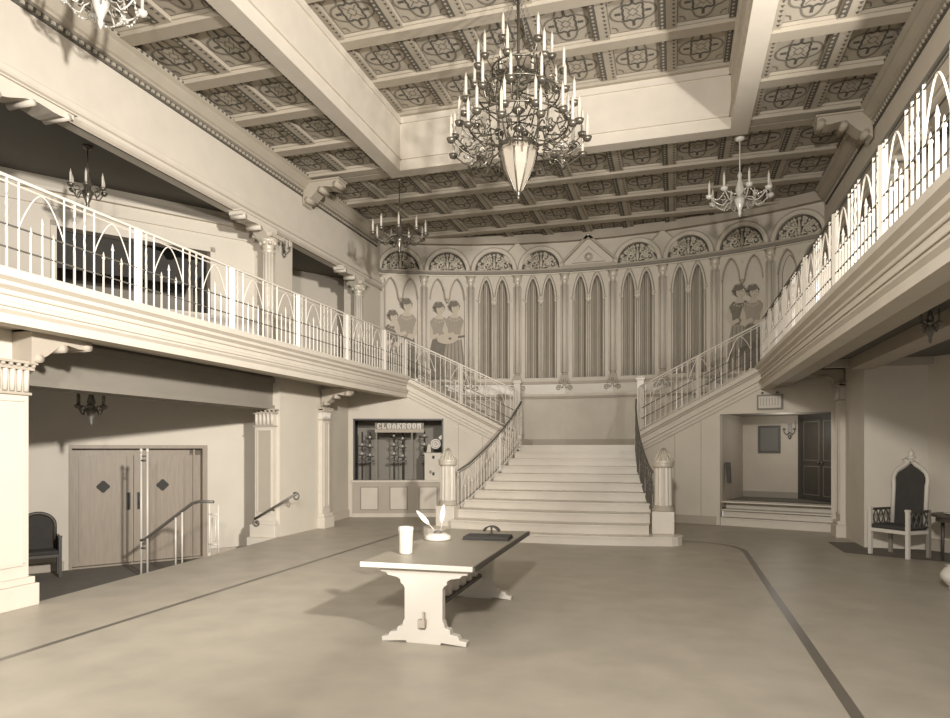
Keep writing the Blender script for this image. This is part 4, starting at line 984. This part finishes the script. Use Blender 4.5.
def quill(label, p0, p1, wd):
    p0, p1 = Vector(p0), Vector(p1); d = (p1-p0); m = MB(); m.tube([p0, p0.lerp(p1, .5)+Vector((.01, 0, -.01)), p1], [.005, .004, .002], 5)
    side = d.cross(Vector((0, 1, 0))).normalized(); N = 10; vs = []
    for k in range(N+1):
        u = .35+.65*k/N; c = p0.lerp(p1, u); ww = wd*math.sin(min(1, k/N*1.15+.05)*PI*.9)**.6 if 0 < k < N else .002
        for q in (-1, 1):
            for y in (-.004, .004): vs.append(c+side*ww*q+Vector((0, y, 0)))
    for k in range(N):
        a = k*4; b = a+4
        m.add([], [])
    b0 = len(m.v); m.v += [tuple(v) for v in vs]
    for k in range(N):
        a = b0+k*4; b = a+4
        for f in ((a, a+2, b+2, b), (a+1, b+1, b+3, a+3), (a, b, b+1, a+1), (a+2, a+3, b+3, b+2)): m.f.append(f); m.m.append(0); m.s.append(False)
    o = m.build('quill', WHT); tag(o, label, 'quill'); return o
quill('white quill leaning to the left in the inkwell', (-.22, 7.5, .85), (-.47, 7.5, 1.10), .03)
quill('white quill standing upright at the right of the inkwell', (-.17, 7.5, .85), (-.13, 7.52, 1.18), .032)
t = thing('desk_blotter', 'dark flat writing case lying near the far right of the table', 'blotter', (.35, 7.75, .762), rad(4))
m = MB(); m.box(-.28, .28, -.17, .17, 0, .012); m.box(-.27, .27, -.16, .16, .012, .04); m.build('case', VEL, t, bevel=.004)
t = thing('rocker_blotter', 'small curved rocker blotter with knob standing on the dark writing case', 'blotter', (.38, 7.8, .806), rad(-4))
m = MB(); P = [(.11*math.cos(rad(a)), .09*math.sin(rad(a))+.02) for a in range(20, 161, 10)]; m.prism(P+[(a*.86, b-.016) for a, b in P[::-1]], lambda a, b, w: (a, w, b), -.035, .035); m.tube([(0, 0, 0), (0, 0, .11)], .012, 6); m.lathe([(.03, 0), (.03, .01), (.01, .02)], n=10); m.build('body', WDK, t)

# ================================================================== CHAIRS
def throne(loc, rz, label, fm=WHT, scale=1.0, round_back=False):
    t = thing('throne_chair' if not round_back else 'hall_chair', label, 'chair', loc, rz); t.scale = (scale,)*3
    W, D = .34, .25
    for sx in (-1, 1):
        m = MB(); m.box(sx*W-.028, sx*W+.028, -D-.028, -D+.028, 0, .80); m.box(sx*W-.034, sx*W+.034, -D-.034, -D+.034, .78, .82); m.build('leg', fm, t, bevel=.004)
        m = MB(); m.box(sx*W-.026, sx*W+.026, D-.026, D+.026, 0, .80); m.build('leg', MID if not round_back else fm, t)
        m = MB(); m.box(sx*W-.02, sx*W+.02, -D, D, .76, .80)
        for k in range(4):
            y = -D+.07+k*(2*D-.1)/3.2
            for q in (-1, 1): m.bar((sx*W, y-.05*q, .52), (sx*W, y+.05*q, .76), .022)
        m.box(sx*W-.018, sx*W+.018, -D, D, .50, .53); m.build('armrest', WDK, t)
    m = MB(); m.box(-W-.01, W+.01, -D-.02, D+.02, .40, .46); m.build('seat_rail', fm, t, bevel=.004)
    m = MB(); m.box(-W+.02, W-.02, -D-.01, D, .46, .53); m.build('seat', VEL, t, bevel=.02)
    hw_, z0 = (.30, .50)
    if not round_back:
        out = [(-hw_, z0), (-hw_, 1.22), (-hw_-.012, 1.26), (-hw_-.012, 1.34), (-hw_+.02, 1.42), (-hw_+.08, 1.49), (-.13, 1.54), (-.06, 1.59), (0, 1.66)]
        inn = [(-hw_+.05, z0), (-hw_+.05, 1.22), (-hw_+.045, 1.34), (-hw_+.08, 1.41), (-.12, 1.48), (-.05, 1.52), (0, 1.57)]
    else:
        out = [(-hw_, z0), (-hw_, 1.0)]+[(hw_*math.cos(rad(a)), 1.0+.25*math.sin(rad(a))) for a in range(170, 89, -10)]
        inn = [(-hw_+.05, z0), (-hw_+.05, 1.0)]+[((hw_-.05)*math.cos(rad(a)), 1.0+.2*math.sin(rad(a))) for a in range(170, 89, -10)]
    mir = lambda P: P+[(-a, b) for a, b in P[:-1][::-1]]
    fB = lambda a, b, w: (a, D-.03+w+(b-.5)*.06, b)
    m = MB(); m.prism(mir(inn), fB, 0, .03); m.build('back_panel', VEL, t)
    m = MB(); o_, i_ = mir(out), mir(inn)
    m.tube([fB((a), b, .01) for a, b in [((a1[0]+0)*.985, a1[1]-.008) for a1 in o_]], .036, 8)
    m.build('back_frame', fm, t)
    if not round_back:
        m = MB(); m.lathe([(.03, 0), (.085, .035), (.05, .06), (.03, .08), (.05, .11), (.04, .14), (.008, .19)], fB(0, 1.64, .01), 10)
        for q in (-1, 1): m.tube([fB(q*.04, 1.6, -.01), fB(q*.1, 1.66, -.01), fB(q*.15, 1.63, -.01), fB(q*.13, 1.59, -.01)], .018, 6)
        m.build('crest', fm, t)
    return t
# front edge of the throne runs (5.78,13.24)-(6.19,12.71)
throne((6.18, 13.09, .006), math.atan2(-.53, .41), 'tall throne chair with ogee-topped white frame and dark velvet back')
pc = WA+WD*(-.52)+WN*.5
throne((pc.x, pc.y, -.5), math.atan2(WD.y, WD.x), 'dark armchair with rounded back half hidden behind the left front pier', WDK, .92, True)

# side table with tray, far right
t = thing('side_table', 'dark side table cut off by the right edge behind the throne chair', 'table', (6.98, 12.46, .006))
m = MB(); m.prism(arc(0, 0, .5, 0, 360, 28)[:-1], lambda a, b, w: (a, b, w), .74, .78); m.prism(arc(0, 0, .44, 0, 360, 28)[:-1], lambda a, b, w: (a, b, w), .66, .74); m.build('tabletop', WDK, t)
for k in range(4): an = PI/4+k*PI/2; m = MB(); m.tube([(.38*math.cos(an), .38*math.sin(an), .67), (.38*math.cos(an), .38*math.sin(an), 0)], [.03, .018], 8); m.build('leg', WDK, t)
m = MB(); m.lathe([(.10, 0), (.16, .012), (.18, .03), (.17, .03), (.1, .015)], n=20); o = m.build('ashtray', WHT); o.location = (6.8, 12.42, .786); tag(o, 'shallow white dish on the dark side table', 'dish')
m = MB(); m.lathe([(.09, 0), (.11, .03), (.09, .05), (.15, .10), (.2, .17), (.2, .22), (.15, .29), (.12, .31), (.15, .33), (.12, .33), (.09, .29), (.02, .1)], n=24); o = m.build('urn', WHT); o.location = (6.0, 10.05, .006); tag(o, 'rounded white urn cut off by the right edge of the picture', 'urn')
